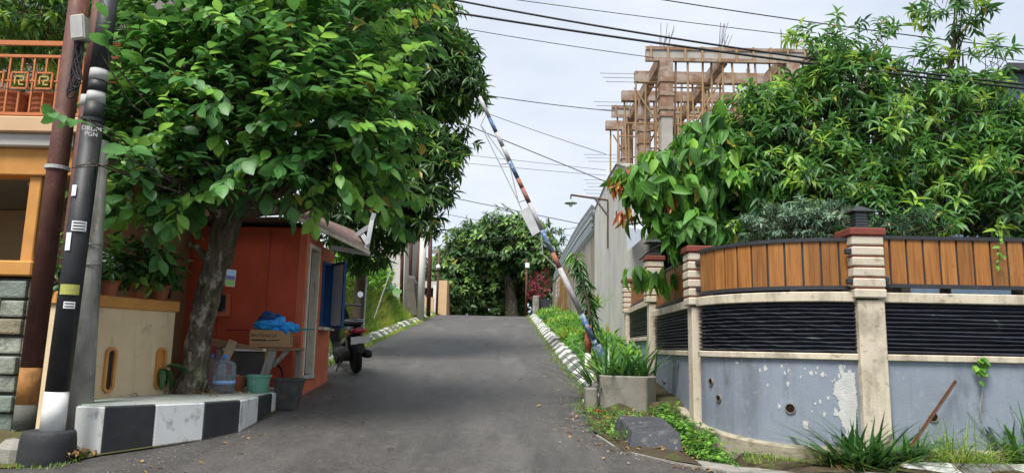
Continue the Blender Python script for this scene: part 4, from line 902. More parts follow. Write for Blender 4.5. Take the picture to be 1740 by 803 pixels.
# window: blue reveal, open casement
MB().bb(BX-.09, BX+.03, wy0, wy0+.05, wz0, wz1).build('window_jamb', m_blue, bt); MB().bb(BX-.09, BX+.03, wy1-.05, wy1, wz0, wz1).build('window_jamb', m_blue, bt); MB().bb(BX-.09, BX+.03, wy0+.05, wy1-.05, wz1-.05, wz1).build('window_head', m_blue, bt); MB().bb(BX-.09, BX+.03, wy0+.05, wy1-.05, wz0, wz0+.05).build('window_foot', m_blue, bt)
MB().bb(BX-.07, BX-.05, wy0+.05, wy1-.05, wz0+.05, wz1-.05).build('blue_shutter', m_blue, bt)
MB().bb(BX-.1, BX+.1, wy0-.06, wy1+.04, wz0-.05, wz0-.005).build('window_sill', m_frame, bt)
ca = Vector((BX+.03, wy1+.02)); ang = R(40); dd = Vector((math.sin(ang), -math.cos(ang)))      # casement swung outwards
ce = thing('x', None, None) if False else None
def cas(s0, s1, z0, z1, o0, o1, name, m_, par): 
    a, b = ca+dd*s0, ca+dd*s1; return MB().ribbon([a, b], z0, z1, o0, o1).build(name, m_, par)
cw = .44
cf_ = cas(0, .03, wz0-.02, wz1+.02, -.02, .02, 'casement', m_blue, bt)
for s0, s1, z0, z1 in ((cw-.035, cw, wz0-.02, wz1+.02), (.03, cw-.035, wz1-.025, wz1+.02), (.03, cw-.035, wz0-.02, wz0+.025)): cas(s0, s1, z0, z1, -.02, .02, 'casement_rail', m_blue, cf_)
cas(.03, cw-.035, wz0+.025, wz1-.025, -.004, .004, 'pane', m_glass, cf_)
# roof sheets
def sheetq(q, th, name, m_, ribs=0):
    q = [Vector(p) for p in q]; n_ = (q[1]-q[0]).cross(q[3]-q[0]).normalized()
    N_ = max(1, ribs*4); vs = []
    for i in range(N_+1):
        t_ = i/N_; off = n_*(.018*math.cos(t_*ribs*2*math.pi)) if ribs else Vector()
        a, b = q[0].lerp(q[3], t_)+off, q[1].lerp(q[2], t_)+off; vs += [a, b]
    m2 = len(vs); vs += [v+n_*th for v in vs]
    fs = [(2*i, 2*i+1, 2*i+3, 2*i+2) for i in range(N_)]; fs += [tuple(k_+m2 for k_ in f[::-1]) for f in fs]+[(0, 2*N_, 2*N_+m2, m2), (1, 2*N_+1, 2*N_+1+m2, 1+m2), (0, 1, 1+m2, m2), (2*N_, 2*N_+1, 2*N_+1+m2, 2*N_+m2)]
    return MB().add(vs, fs).build(name, m_, bt, smooth=False)
sheetq([W(505, 368, 9.85), W(628, 428, 10.9), W(600, 392, 12.1), W(540, 368, 11.7)], .012, 'roof_sheet', m_sheet, 0)
sheetq([W(462, 358, 9.9), W(512, 368, 9.84), W(545, 362, 11.7), W(500, 352, 11.7)], .012, 'roof_sheet', m_sheet, 0)
sheetq([(-5.4, 9.9, 3.26), (-3.1, 9.88, 3.32), (-3.1, 11.8, 3.32), (-5.4, 11.8, 3.26)], .012, 'roof_sheet', m_sheet, 8)
MB().beam(W(506, 371, 9.83), W(628, 430, 10.86), .03, .05).build('roof_batten', m_frame, bt); MB().beam(W(562, 420, 10.6), W(628, 431, 10.95), .02, .07).build('roof_batten', m_pwhite, bt)
for a, b in (((622, 428, 11), (632, 374, 11.2)), ((604, 400, 11.2), (629, 383, 11.2)), ((630, 380, 11.2), (636, 362, 11.2)), ((612, 392, 11.3), (626, 415, 11.0))): MB().beam(W(*a), W(*b), .07, .02, up=Vector((0, 1, 0))).build('loose_board', m_tin, bt)
for k_ in range(9): q = W(498+random.uniform(-6, 14), 372+random.uniform(-6, 8), 9.82); MB().beam(q, q+Vector((random.uniform(-.08, .1), .02, random.uniform(-.07, .05))), .03, .008).build('splinter', m_frame, bt)
q = [W(a_, b_, 10.04) for a_, b_ in ((362, 498), (393, 498), (391, 537), (360, 537))]; MB().add([tuple(p) for p in q]+[(p.x, p.y-.03, p.z) for p in q], [(7, 6, 5, 4)]+[(i, (i+1) % 4, 4+(i+1) % 4, 4+i) for i in range(4)]).build('wall_hatch', m_booth_lit, bt)
q = [W(a_, b_, 10.008) for a_, b_ in ((366, 500), (384, 500), (383, 529), (365, 529))]; MB().add([tuple(p) for p in q]+[(p.x, p.y-.01, p.z) for p in q], [(7, 6, 5, 4)]+[(i, (i+1) % 4, 4+(i+1) % 4, 4+i) for i in range(4)]).build('hatch_pane', m_glassd, bt)
# ------------------------------------------------------------------ things around the table
tb = thing('rough_table', 'makeshift wooden table with dark panel against the red booth', 'table', (-3.35, 9.5, ZP))
ta, tb_ = W(372, 583, 9.2), W(497, 592, 9.2); tz = (ta.z+tb_.z)/2
MB().bb(ta.x, tb_.x, 9.1, 9.75, tz-.05, tz-.02).build('table_top', mat('table_wood', (.24, .15, .09), (.16, .1, .06), (20, 3, 20), .85), tb, bevel=.005)
MB().bb(ta.x+.1, tb_.x-.3, 9.085, 9.1, tz-.062, tz-.03).build('white_edge', m_white, tb)
for (x0, y0) in ((ta.x+.04, 9.15), (ta.x+.04, 9.7), (tb_.x-.06, 9.7)): MB().bb(x0-.03, x0+.03, y0-.03, y0+.03, .98, tz-.05).build('leg', m_plank, tb)
MB().beam((tb_.x-.37, 9.12, ZP-.02), (tb_.x-.22, 9.14, tz-.05), .1, .05, up=Vector((0, 1, 0))).build('leg', m_plank, tb)
MB().beam((tb_.x-.03, 9.14, tz-.04), (tb_.x-.24, 9.2, tz-.25), .03, .05).build('bracket', m_plank, tb)
MB().bb(W(402, 600, 9.14).x, W(450, 600, 9.14).x, 9.13, 9.16, ZP+.06, tz-.06).build('dark_panel', mat('dark_panel', (.04, .036, .036), (.06, .05, .048), 6, .8), tb)
MB().bb(W(451, 600, 9.14).x, W(457, 600, 9.14).x, 9.12, 9.16, ZP+.06, tz-.06).build('panel_edge', m_ochre, tb)
c0, c1 = W(414, 588, 9.15), W(487, 588, 9.15)
bxo = thing('cardboard_box', 'brown printed cardboard box lying on the rough table', 'box', ((c0.x+c1.x)/2, 9.35, tz-.02)); rz_ = Matrix.Rotation(.16, 3, 'Z')
cc = Vector(((c0.x+c1.x)/2, 9.38, tz-.018+.115)); bw, bd, bh = .5, .3, .22
MB().box(cc, (bw, bd, bh), rz_).build('carton', m_card, bxo, bevel=.006)
fr = rz_ @ Vector((0, -bd/2-.002, 0)); 
text_mesh('print', "BINTRAN'24", .058, cc+fr+rz_ @ Vector((-.075, 0, .035)), (R(90), 0, .16), m_ink, bxo, .0008)
for xo, wv, hv in ((-.13, .19, .018), (.05, .14, .014)): MB().box(cc+fr+rz_ @ Vector((xo, 0, -.02)), (wv, .002, hv), rz_ @ Matrix.Rotation(-.06 if xo > 0 else .02, 3, 'Y')).build('print', m_ink, bxo)
for k_ in range(5): MB().box(cc+rz_ @ Vector((bw/2+.002, -.02, .07-k_*.03)), (.002, .16-.02*(k_ % 3), .008), rz_).build('print', m_ink, bxo)
nb = thing('blue_net_bag', 'bright blue net bag resting on the cardboard box', 'bag', (cc.x+.15, 9.35, cc.z+.11))
rg = np.random.default_rng(12)
def blob(name, c, r, m_, par, seed, amp=.14, n=20, bumps=12, pw=6):
    rg = np.random.default_rng(seed); k = rdir(bumps, rg); am = rg.normal(0, amp, bumps); mb = MB(); vs = []; fs = []
    for i in range(n+1):
        th = math.pi*i/n
        for j in range(n*2):
            ph = math.pi*j/n; d = np.array([math.sin(th)*math.cos(ph), math.sin(th)*math.sin(ph), math.cos(th)]); s_ = 1+float((np.maximum(0, k@d)**pw)@am); vs.append((c[0]+d[0]*r[0]*s_, c[1]+d[1]*r[1]*s_, c[2]+d[2]*r[2]*s_))
    for i in range(n):
        for j in range(n*2): fs.append((i*2*n+j, i*2*n+(j+1) % (2*n), (i+1)*2*n+(j+1) % (2*n), (i+1)*2*n+j))
    return mb.add(vs, fs).build(name, m_, par, smooth=True)
q = W(462, 551, 9.3); blob('net_bundle', (q.x-.02, 9.33, q.z-.01), (.22, .15, .09), m_net, nb, 1, .16, 36, 90, 26)
q = W(490, 555, 9.3); blob('net_tail', (q.x, 9.33, q.z-.01), (.13, .1, .075), m_net, nb, 2, .16, 30, 80, 26)
q = W(458, 541, 9.36); blob('dark_mesh', (q.x, 9.4, q.z), (.17, .12, .085), m_netd, nb, 3, .15, 26, 60, 22)
a, b = W(503, 559, 9.3), W(534, 559, 9.3); o = MB().tube([a, b], [.014, .008], 8).build('net_handle', mat('teal_handle', (.03, .2, .22), None, 1, .5), nb)
a, b = W(392, 551, 9.7), W(440, 552, 9.7); o = MB().bb(a.x, b.x, 9.55, 9.8, tz+.2, tz+.215).build('red_tray', mat('red_tray', (.25, .012, .03), None, 1, .5), None, bevel=.004); tag(o, 'flat dark red tray behind the cardboard box', 'tray')
br = thing('twig_broom', 'bundle of brown broom sticks lying along the table edge', 'broom', (ta.x, 9.1, tz)); a, b = W(362, 584, 9.05), W(446, 594, 9.07)
for k_ in range(26): o_ = Vector((random.uniform(-.05, .03), random.uniform(-.02, .03), random.uniform(-.015, .05))); MB().tube([a+o_*1.6, b+o_*.4], .004, 4).build('bristle', m_bamboo, br)
a, b = W(383, 610, 9.0), W(396, 578, 9.0); o = MB().beam(a, b, .11, .02, up=Vector((0, 1, 0))).build('curved_slat', mat('tan_slat', (.42, .33, .2), (.3, .22, .13), 9, .7), None, bevel=.006); tag(o, 'tan wooden slat leaning behind the water bottle', 'slat')
def bottle(px0, px1, pyb, pyt, Y, label, capm, big=False, grp='plastic bottles on the bench'):
    a, b = W(px0, pyb, Y), W(px1, pyb, Y); r_ = abs(b.x-a.x)/2; h = (W(px0, pyt, Y)-a).length; x, y, z = (a.x+b.x)/2, Y, ZP+.013
    t = thing('water_bottle', label, 'bottle', (x, y, z), grp); pr = []
    for i in range(25):
        f = i/24; 
        if f < .72: rr = r_*(1-.06*(1 if i % 4 == 0 else 0))
        elif f < .93: rr = r_*(.22+.78*math.sqrt(max(0, 1-((f-.72)/.21)**2)))
        else: rr = r_*.22
        pr.append((rr, f*h*.92))
    pr[0] = (r_*.85, 0)
    MB().lathe((x, y, z), pr, 24).build('bottle_body', m_pet, t, smooth=True)
    if big: MB().lathe((x, y, z+h*.24), [(r_*1.005, 0), (r_*1.005, h*.09)], 24).build('label_band', m_labelp, t, smooth=True)
    MB().lathe((x, y, z+h*.92-.002), [(r_*.24, 0), (r_*.24, h*.07), (r_*.2, h*.08)], 14).build('bottle_cap', capm, t)
bottle(361, 398, 665, 600, 8.55, 'large clear blue water bottle on the striped bench', m_petc, True)
bottle(347, 367, 658, 596, 8.95, 'tall empty clear bottle just behind the tree trunk', m_petc); bottle(364, 380, 657, 600, 9.0, 'slimmer clear bottle behind the large water bottle', m_petc)
def bucket(px0, px1, pyb, pyt, Y, m_, name, label, cat):
    a, b = W(px0, pyt, Y), W(px1, pyt, Y); r_ = (b.x-a.x)/2; x = (a.x+b.x)/2; h = a.z-W(px0, pyb, Y).z; z = ZP+.013
    t = thing(name, label, cat, (x, Y, z)); MB().lathe((x, Y, z), [(r_*.72, 0), (r_*.78, h*.1), (r_*.93, h*.88), (r_*1.03, h*.89), (r_*1.03, h), (r_*.9, h), (r_*.7, h*.15), (.01, h*.14)], 22).build('vessel', m_, t, smooth=False)
    MB().lathe((x, Y, z+h*.6), [(r_*.8, 0), (.01, .005)], 18).build('contents', m_soil, t); return t
bucket(419, 461, 663, 633, 8.75, m_green, 'green_bucket', 'spattered green plastic bucket on the bench end', 'bucket'); bucket(393, 419, 660, 633, 8.85, m_terra, 'brown_pot', 'brown plastic pot between water bottle and green bucket', 'pot')
o = bucket(384, 408, 634, 607, 9.0, mat('pale_green', (.3, .42, .37), None, 1, .5), 'pale_green_tub', 'pale green tub behind the brown pot', 'tub')
# bin
bn = thing('black_bin', 'small square black bin holding crumpled plastic beside the striped bench', 'bin', G(489, 697)); c = G(489, 694); x, y, z = c.x, c.y, gz(c.y)
def sq(h_, z_): return [(x+a_*h_, y+b_*h_, z_) for a_, b_ in ((-1, -1), (1, -1), (1, 1), (-1, 1))]
lv = [sq(.105, z), sq(.15, z+.34), sq(.158, z+.345), sq(.158, z+.375), sq(.14, z+.375), sq(.1, z+.08)]; vs = sum(lv, [])
MB().add(vs, [(3, 2, 1, 0)]+[(k_*4+i, k_*4+(i+1) % 4, k_*4+4+(i+1) % 4, k_*4+4+i) for k_ in range(5) for i in range(4)]+[(20, 21, 22, 23)]).build('bin_shell', m_bin, bn)
blob('rubbish', (x, y, z+.3), (.1, .1, .05), m_paper, bn, 8, .35, 10)
# hose loop and leaning ring
c = W(463, 640, 9.6); hoop = MB().tube([c+Vector((.13*math.cos(a_), .02*math.sin(a_), .17*math.sin(a_))) for a_ in np.linspace(0, 2*math.pi, 25)], .014, 6, cap=False).build('old_tyre', m_tyre, None, smooth=True); tag(hoop, 'thin black tyre leaning on the booth below the table', 'tyre')
# ------------------------------------------------------------------ scooter
sc = thing('scooter', 'black scooter with blank white plate parked behind the booth', 'scooter', G(605, 634))
o_ = G(605, 634); SM = Matrix.Translation((o_.x, o_.y, gz(o_.y)+.01)) @ Matrix.Rotation(R(26), 4, 'Z') @ Matrix.Scale(1.1, 4) @ Matrix.Rotation(math.atan(SL), 4, 'X') @ Matrix.Rotation(R(-7), 4, 'Y')
def sp(mb, name, m_, par=None, bevel=0, smooth=False):
    mb.v = [tuple(SM @ Vector(v)) for v in mb.v]; return mb.build(name, m_, par or sc, bevel=bevel, smooth=smooth)
def loft(rings, n=14, pw_=2.6):
    mb = MB(); vs = []; fs = []
    for (y, cx, cz, hw, hh) in rings:
        for j in range(n):
            a = 2*math.pi*j/n; c_, s_ = math.cos(a), math.sin(a); vs.append((cx+hw*math.copysign(abs(c_)**(2/pw_), c_), y, cz+hh*math.copysign(abs(s_)**(2/pw_), s_)))
    for i in range(len(rings)-1):
        for j in range(n): fs.append((i*n+j, i*n+(j+1) % n, (i+1)*n+(j+1) % n, (i+1)*n+j))
    fs += [tuple(range(n)), tuple(range((len(rings)-1)*n, len(rings)*n))[::-1]]
    return mb.add(vs, fs)
RX = Matrix.Rotation(R(90), 3, 'Y')
def wheel(y):
    k = MB().lathe((0, y, .27), [(.17, -.045), (.22, -.055), (.255, -.045), (.27, -.015), (.27, .015), (.255, .045), (.22, .055), (.17, .045)], 28, rot=RX)
    w_ = sp(k, 'tyre', m_tyre, smooth=True); sp(MB().lathe((0, y, .27), [(.165, -.03), (.172, -.02), (.172, .02), (.165, .03)], 20, rot=RX), 'rim', m_metal, w_)
wheel(0); wheel(1.25)
sp(loft([(-.3, 0, .70, .03, .03), (-.24, 0, .70, .1, .075), (-.05, 0, .66, .14, .12), (.25, 0, .6, .155, .17), (.5, 0, .55, .14, .2), (.62, 0, .5, .1, .16)]), 'tail_body', m_moto, smooth=True)
sp(loft([(-.28, 0, .79, .07, .02), (-.15, 0, .80, .12, .04), (.2, 0, .80, .14, .045), (.5, 0, .77, .12, .045), (.62, 0, .73, .08, .04)]), 'seat', m_mattb, smooth=True)
sp(loft([(-.325, 0, .68, .06, .03), (-.30, 0, .685, .11, .045), (-.24, 0, .69, .115, .05)]), 'tail_light', m_redl, smooth=True)
fz = MB(); vs = [];
for i, a in enumerate(np.linspace(R(55), R(165), 8)):
    for x_ in (-.075, 0, .075): vs.append((x_, -.0+math.cos(a)*.36, .27+math.sin(a)*.33+(.02 if x_ == 0 else 0)))
n_ = len(vs); vs += [(v[0], v[1]*1.03, v[2]+.012) for v in vs]; fs = [(i*3+j, i*3+j+1, i*3+4+j, i*3+3+j) for i in range(7) for j in range(2)]; fs += [tuple(n_+q for q in f[::-1]) for f in fs]; fz.add(vs, fs); sp(fz, 'rear_fender', m_mattb, smooth=True)
sp(MB().beam((0, -.33, .62), (0, -.4, .36), .1, .012), 'mudguard', m_mattb)
sp(MB().box((0, -.375, .55), (.29, .008, .115), Matrix.Rotation(.22, 3, 'X')), 'number_plate', m_white)
sp(MB().box((0, -.365, .55), (.3, .008, .125), Matrix.Rotation(.22, 3, 'X')), 'plate_holder', m_iron)
sp(MB().tube([(.1, .1, .83), (.11, -.2, .84), (.06, -.32, .83), (-.06, -.32, .83), (-.11, -.2, .84), (-.1, .1, .83)], .013, 8), 'grab_rail', m_metal, smooth=True)
sp(loft([(-.2, .17, .3, .05, .06), (0, .17, .29, .06, .07), (.3, .16, .27, .05, .055), (.5, .12, .25, .03, .03)]), 'exhaust', m_mattb, smooth=True)
sp(loft([(-.1, -.13, .29, .05, .08), (.2, -.14, .3, .07, .12), (.5, -.12, .3, .05, .09)]), 'engine_case', m_mattb, smooth=True)
for s_ in (-1, 1): sp(MB().tube([(s_*.12, -.02, .3), (s_*.12, .02, .62)], .025, 10), 'shock_absorber', m_metal); sp(loft([(-.22, s_*.15, .66, .03, .025), (-.17, s_*.155, .665, .03, .03)]), 'turn_signal', mat('amber_lens', (.4, .15, .02), None, 1, .2) if s_ < 0 else bpy.data.materials['amber_lens'])
sp(loft([(.5, 0, .33, .14, .06), (.75, 0, .3, .17, .05), (.98, 0, .36, .16, .08)]), 'floorboard', m_moto, smooth=True)
mb = MB(); prev = None; rings = [(.95, 0, .35, .17, .06), (1.0, 0, .55, .19, .05), (1.02, 0, .75, .2, .05)]
mb = MB(); vs = []
for z_, y_, hw in ((.3, .98, .14), (.5, 1.0, .2), (.7, 1.02, .21), (.88, .99, .15), (.97, .96, .11)): vs += [(-hw, y_-.04, z_), (hw, y_-.04, z_), (hw*.7, y_+.12, z_), (-hw*.7, y_+.12, z_)]
mb.add(vs, [(k_*4+i, k_*4+(i+1) % 4, k_*4+4+(i+1) % 4, k_*4+4+i) for k_ in range(4) for i in range(4)]+[(3, 2, 1, 0), (16, 17, 18, 19)]); sp(mb, 'leg_shield', m_moto, bevel=.02)
sp(loft([(.86, 0, 1.0, .07, .04), (.93, 0, 1.01, .12, .07), (1.03, 0, 1.0, .13, .08), (1.1, 0, .98, .08, .06)]), 'handlebar_cowl', m_moto, smooth=True)
sp(MB().tube([(-.34, .86, 1.0), (-.2, .92, 1.02), (.2, .92, 1.02), (.34, .86, 1.0)], .016, 8), 'handlebar', m_mattb)
for s_ in (-1, 1):
    sp(MB().tube([(s_*.35, .85, 1.0), (s_*.24, .9, 1.015)], .02, 8), 'grip', m_mattb); sp(MB().tube([(s_*.22, .93, 1.02), (s_*.27, .9, 1.12), (s_*.33, .88, 1.17)], .007, 6), 'mirror_stalk', m_iron)
    k = sp(MB().lathe((s_*.34, .88, 1.19), [(.03, -.012), (.058, -.006), (.058, .012), (.03, .018)], 16, rot=Matrix.Rotation(R(90), 3, 'X')), 'mirror_shell', m_mattb); sp(MB().lathe((s_*.34, .857, 1.19), [(.05, -.002), (.05, .002)], 16, rot=Matrix.Rotation(R(90), 3, 'X')), 'mirror_glass', m_chrome, k)
for s_ in (-1, 1): sp(MB().tube([(s_*.07, 1.25, .27), (s_*.06, 1.12, .7)], .022, 8), 'fork_leg', m_metal)
sp(MB().beam((0, 1.02, .52), (0, 1.5, .5), .12, .02), 'front_fender', m_moto)
sp(MB().tube([(-.12, .35, .25), (-.26, .3, .0)], .012, 6), 'side_stand', m_iron)

# ------------------------------------------------------------------ trees
def E(px, py, Y, rx, ry, rz): return (tuple(W(px, py, Y)), (rx, ry, rz))
def sticks(name, A, B, r, m_, par, kind=None):
    A = np.array(A); B = np.array(B); d = B-A; d /= np.maximum(np.linalg.norm(d, axis=1, keepdims=True), 1e-6)
    s = np.cross(d, np.array([.3, .9, .2])); s /= np.linalg.norm(s, axis=1, keepdims=True); t_ = np.cross(d, s); mb = MB()
    for i in range(len(A)):
        v = [A[i]+r*(s[i]*c_+t_[i]*q) for c_, q in ((1, 0), (-.5, .87), (-.5, -.87))]+[B[i]+r*.4*(s[i]*c_+t_[i]*q) for c_, q in ((1, 0), (-.5, .87), (-.5, -.87))]
        mb.add(v, [(0, 1, 4, 3), (1, 2, 5, 4), (2, 0, 3, 5)])
    o = mb.build(name, m_, par); 
    if kind: o['kind'] = kind
    return o
def trunk_mesh(trunk, trad, rng, n=22, per=7):
    P = [Vector(p) for p in trunk]; pts = []; rad = []
    for i in range(len(P)-1):
        for k in range(per): f_ = k/per; pts.append(P[i].lerp(P[i+1], f_)); rad.append(trad[i]*(1-f_)+trad[i+1]*f_)
    pts.append(P[-1]); rad.append(trad[-1]); mb = MB(); mb.tube(pts, rad, n); V = np.array(mb.v); m = len(pts); ph = rng.random(6)*6.28
    for i in range(m):
        c = np.array(pts[i])
        for j in range(n):
            a = 2*math.pi*j/n; k = 1+.07*math.sin(3*a+ph[0]+i*.11)+.05*math.sin(5*a+ph[1]-i*.2)+.04*math.sin(i*.9+2*a+ph[2])+rng.normal(0, .018)
            V[i*n+j] = c+(V[i*n+j]-c)*k
    mb.v = [tuple(v) for v in V]; return mb
def tree(name, label, base, trunk, trad, ells, key, dens, per, tl, Ln, Wd, style, lm, shape, seed, nind=0, young=.2, cat='tree', bark=None, inner=.45, group=None, limbs=True, twr=.006, jit=.16):
    rng = np.random.default_rng(seed); t = thing(name, label, cat, base, group); bark = bark or m_bark
    tr = trunk_mesh(trunk, trad, rng).build('trunk', bark, t, smooth=True)
    top = Vector(trunk[-1])
    if limbs:
        for c, r in ells:
            small = max(r) < .3; pts = wob(top, c, 5, .07, rng); rr = trad[-1]*(.16 if small else 1); MB().tube(pts, [rr*.75*(1-.75*i/5) for i in range(6)], 8).build('limb', bark, t, smooth=True)
            for k in range(1 if small else 5):
                q = Vector(c)+Vector(rdir(1, rng)[0]*np.array(r)*.8); MB().tube(wob(pts[3], q, 4, .05, rng), [rr*.25*(1-.8*i/4)+.004 for i in range(5)], 6).build('branch', bark, t, smooth=True)
    P, D, U, L_, W_, T, tp, td = sprays(ells, dens, per, tl, Ln, Wd, rng, style, young, inner, jit)
    if nind:
        dist = np.linalg.norm(P-np.array(CAMP), axis=1); inview = np.abs(P[:, 0]/np.maximum(P[:, 1], .1)) < .73
        order = np.argsort(np.where(inview, dist, 1e9)-rng.random(len(P))*.25); sel = order[:nind]; m = np.ones(len(P), bool); m[sel] = False
        leaf_objects(key, P[sel], D[sel], U[sel], L_[sel], W_[sel], T[sel], shape, lm, t)
        P, D, U, L_, W_, T = P[m], D[m], U[m], L_[m], W_[m], T[m]
    foliage_mesh('crown', P, D, U, L_, W_, T, shape, lm, t, 'stuff')
    k = min(len(tp), 2500); sticks('twigs', tp[:k]-td[:k]*tl*.4, tp[:k]+td[:k]*tl, twr, m_twig, t, 'stuff')
    return t, rng
ov = leaf_shape(5, .9, .2, .22, .5); nar = leaf_shape(4, .95, .22, .3, .6); far_s = leaf_shape(3, .9, .2, .2, .6)
tk = [W(318, 672, 8.4), W(328, 640, 8.4), W(338, 570, 8.4), W(352, 500, 8.4), W(374, 430, 8.35), W(388, 360, 8.3)]; tk[0].z = .95
tA, rA = tree('shade_tree', 'leafy shade tree with pale scarred trunk growing from the striped bench', (tk[0].x, 8.4, ZP), tk, [.19, .155, .138, .138, .15, .165],
    [E(430, 130, 8.1, 1.2, .9, 1.0), E(330, 205, 7.9, .85, .75, .7), E(545, 200, 8.0, .9, .85, .85), E(330, 20, 8.6, 1.1, .9, .8), E(540, 20, 8.6, 1.2, 1.0, .95), E(632, 230, 8.2, .36, .45, .65), E(430, 285, 7.8, .8, .5, .36), E(285, 300, 7.5, .42, .4, .38), E(555, 280, 8.1, .55, .45, .22), E(250, 110, 8.0, .4, .45, .65), E(245, 215, 8.0, .42, .4, .5), E(240, 320, 7.7, .36, .32, .3), E(172, 92, 6.1, .1, .1, .07), E(140, 205, 6.05, .08, .1, .05), E(122, 285, 6.0, .05, .08, .05), E(215, 265, 6.6, .16, .2, .08), E(240, 380, 7.4, .2, .2, .08), E(655, 330, 9.0, .3, .35, .25)],
    'front', 68, 9, .42, .205, .122, 'pinnate', l_front, leaf_shape(5, .8, .16, .2, .8), 11, 300, young=.34)
# stub branches on the trunk and the hanging poster
MB().tube([W(358, 450, 8.3), W(335, 420, 8.25), W(318, 412, 8.2)], [.06, .04, .025], 8).build('limb', m_bark, tA, smooth=True)
po = thing('poster', 'small landscape picture poster pinned to the tree trunk', 'poster', W(389, 472, 8.15))
def pq(a, b, m_, o): 
    q = [W(383+6*(1-b)-0+a*17, 458+b*29, 8.13-o) for a, b in ((a[0], b[0]), (a[1], b[0]), (a[1], b[1]), (a[0], b[1]))]
    return q
base = lambda u, v: W(385.5-3.5*v+u*16, 457+v*28+u*2, 8.13)
def pquad(u0, u1, v0, v1, name, m_, o, par): 
    q = [base(u, v)+Vector((0, -o, 0)) for u, v in ((u0, v0), (u1, v0), (u1, v1), (u0, v1))]; q += [p+Vector((0, .003, 0)) for p in q]
    return MB().add(q, [(0, 1, 2, 3), (7, 6, 5, 4)]+[(i, (i+1) % 4, 4+(i+1) % 4, 4+i) for i in range(4)]).build(name, m_, par)
sh = pquad(0, 1, 0, 1, 'sheet', m_paper, 0, po); pquad(.04, .96, .04, .35, 'picture_sky', mat('poster_sky', (.45, .6, .78), (.3, .48, .7), 20, .6), .004, sh); pquad(.04, .96, .36, .6, 'picture_hills', mat('poster_hills', (.06, .12, .3), (.25, .15, .4), 30, .6), .004, sh); pquad(.04, .96, .61, .97, 'picture_field', mat('poster_field', (.3, .45, .12), (.2, .4, .12), 30, .6), .004, sh)
# mango-like tree behind the booth
tk = [W(609, 545, 18.5), W(611, 500, 18.5), W(615, 450, 18.2), W(622, 400, 17.6), W(640, 330, 16.5)]; E0 = E
def E(px, py, Y, rx, ry, rz): return E0(px, py, Y*1.12, rx*1.12, ry*1.12, rz*1.12)
tree('mango_tree', 'dense dark mango tree overhanging the road behind the booth', tuple(tk[0]), tk, [.17, .15, .14, .13, .12],
    [E(680, 60, 14, 1.35, 1.2, 1.1), E(735, 130, 13.8, .85, .8, .75), E(690, 215, 13.9, 1.05, .9, .7), E(650, 300, 13.6, 1.25, .9, .7), E(740, 265, 13.6, .42, .5, .4), E(625, 370, 13.6, .95, .8, .45), E(695, 355, 13.2, .5, .5, .35), E(615, 425, 14.5, .45, .45, .22), E(775, 150, 13.6, .35, .4, .35), E(620, 130, 14.6, 1.2, 1.1, 1.1), E(600, 10, 15, 1.5, 1.2, 1.0)],
    'mango', 125, 11, .32, .26, .068, 'whorl', l_mango, nar, 12, 120, young=.16, bark=m_bark2)
E = E0
# foliage over the balcony
tk = [Vector((-6.3, 9.6, 3.93)), Vector((-6.2, 9.5, 4.6)), Vector((-6.0, 9.2, 5.0))]
tree('balcony_tree', 'leafy potted tree spreading above the balcony rail', (-6.3, 9.6, 3.93), tk, [.05, .04, .03], [E(40, 15, 8.4, .7, .5, .3), E(120, 30, 8.6, .6, .5, .4), E(10, 50, 9.0, .5, .5, .25), E(80, 100, 9.6, .9, .5, .5)], 'balc', 150, 10, .3, .15, .05, 'whorl', l_shrub, nar, 14, 40, young=.2)
# garden trees on the right
def gtree(label, px, Y, ells, seed, nind, young, dens=165, **kw):
    b = W(px, 600, Y); b.z = gz(Y)+.1
    c = W(px, 330, Y); tk = [b, b.lerp(c, .4)+Vector((.05, 0, 0)), b.lerp(c, .75), c]
    return tree('garden_tree', label, tuple(b), tk, [.09, .07, .06, .05], ells, 'garden', dens, 11, .34, .175, .05, 'whorl', l_shrub, nar, seed, nind, young, bark=m_bark2, group='trees behind the garden wall', jit=.34, inner=.35, **kw)
gtree('tallest bushy tree behind the curved board fence beside the building frame', 1400, 9.7, [E(1400, 210, 9.7, .8, .7, .65), E(1430, 130, 9.8, .42, .45, .36), E(1330, 250, 9.4, .6, .6, .6), E(1410, 330, 9.0, .75, .5, .5), E(1300, 340, 9.2, .5, .4, .45), E(1385, 90, 9.8, .18, .2, .18), E(1490, 85, 9.9, .1, .12, .24), E(1300, 200, 9.6, .35, .4, .3), E(1420, 62, 9.9, .1, .1, .16), E(1455, 140, 9.2, .3, .3, .25), E(1270, 260, 9.7, .2, .2, .2)], 21, 150, .22)
gtree('yellowish leafed tree with a tall thin top shoot above the right board fence', 1600, 9.8, [E(1570, 225, 9.8, .65, .65, .55), E(1545, 150, 9.9, .26, .3, .24), E(1640, 205, 9.9, .5, .55, .48), E(1590, 320, 9.1, .75, .5, .5), E(1622, 12, 10, .3, .3, .2), E(1636, 90, 10, .06, .06, .32), E(1690, 110, 9.9, .2, .2, .1), E(1600, 130, 9.9, .2, .2, .2), E(1500, 270, 9.2, .5, .45, .5)], 22, 150, .22)
gtree('bushy tree cut by the right edge of the picture', 1720, 9.4, [E(1700, 300, 9.3, .62, .6, .62), E(1735, 260, 9.5, .4, .6, .35), E(1660, 390, 8.8, .55, .4, .35), E(1780, 330, 9.3, .7, .6, .7), E(1510, 390, 8.6, .45, .35, .22)], 23, 60, .15)
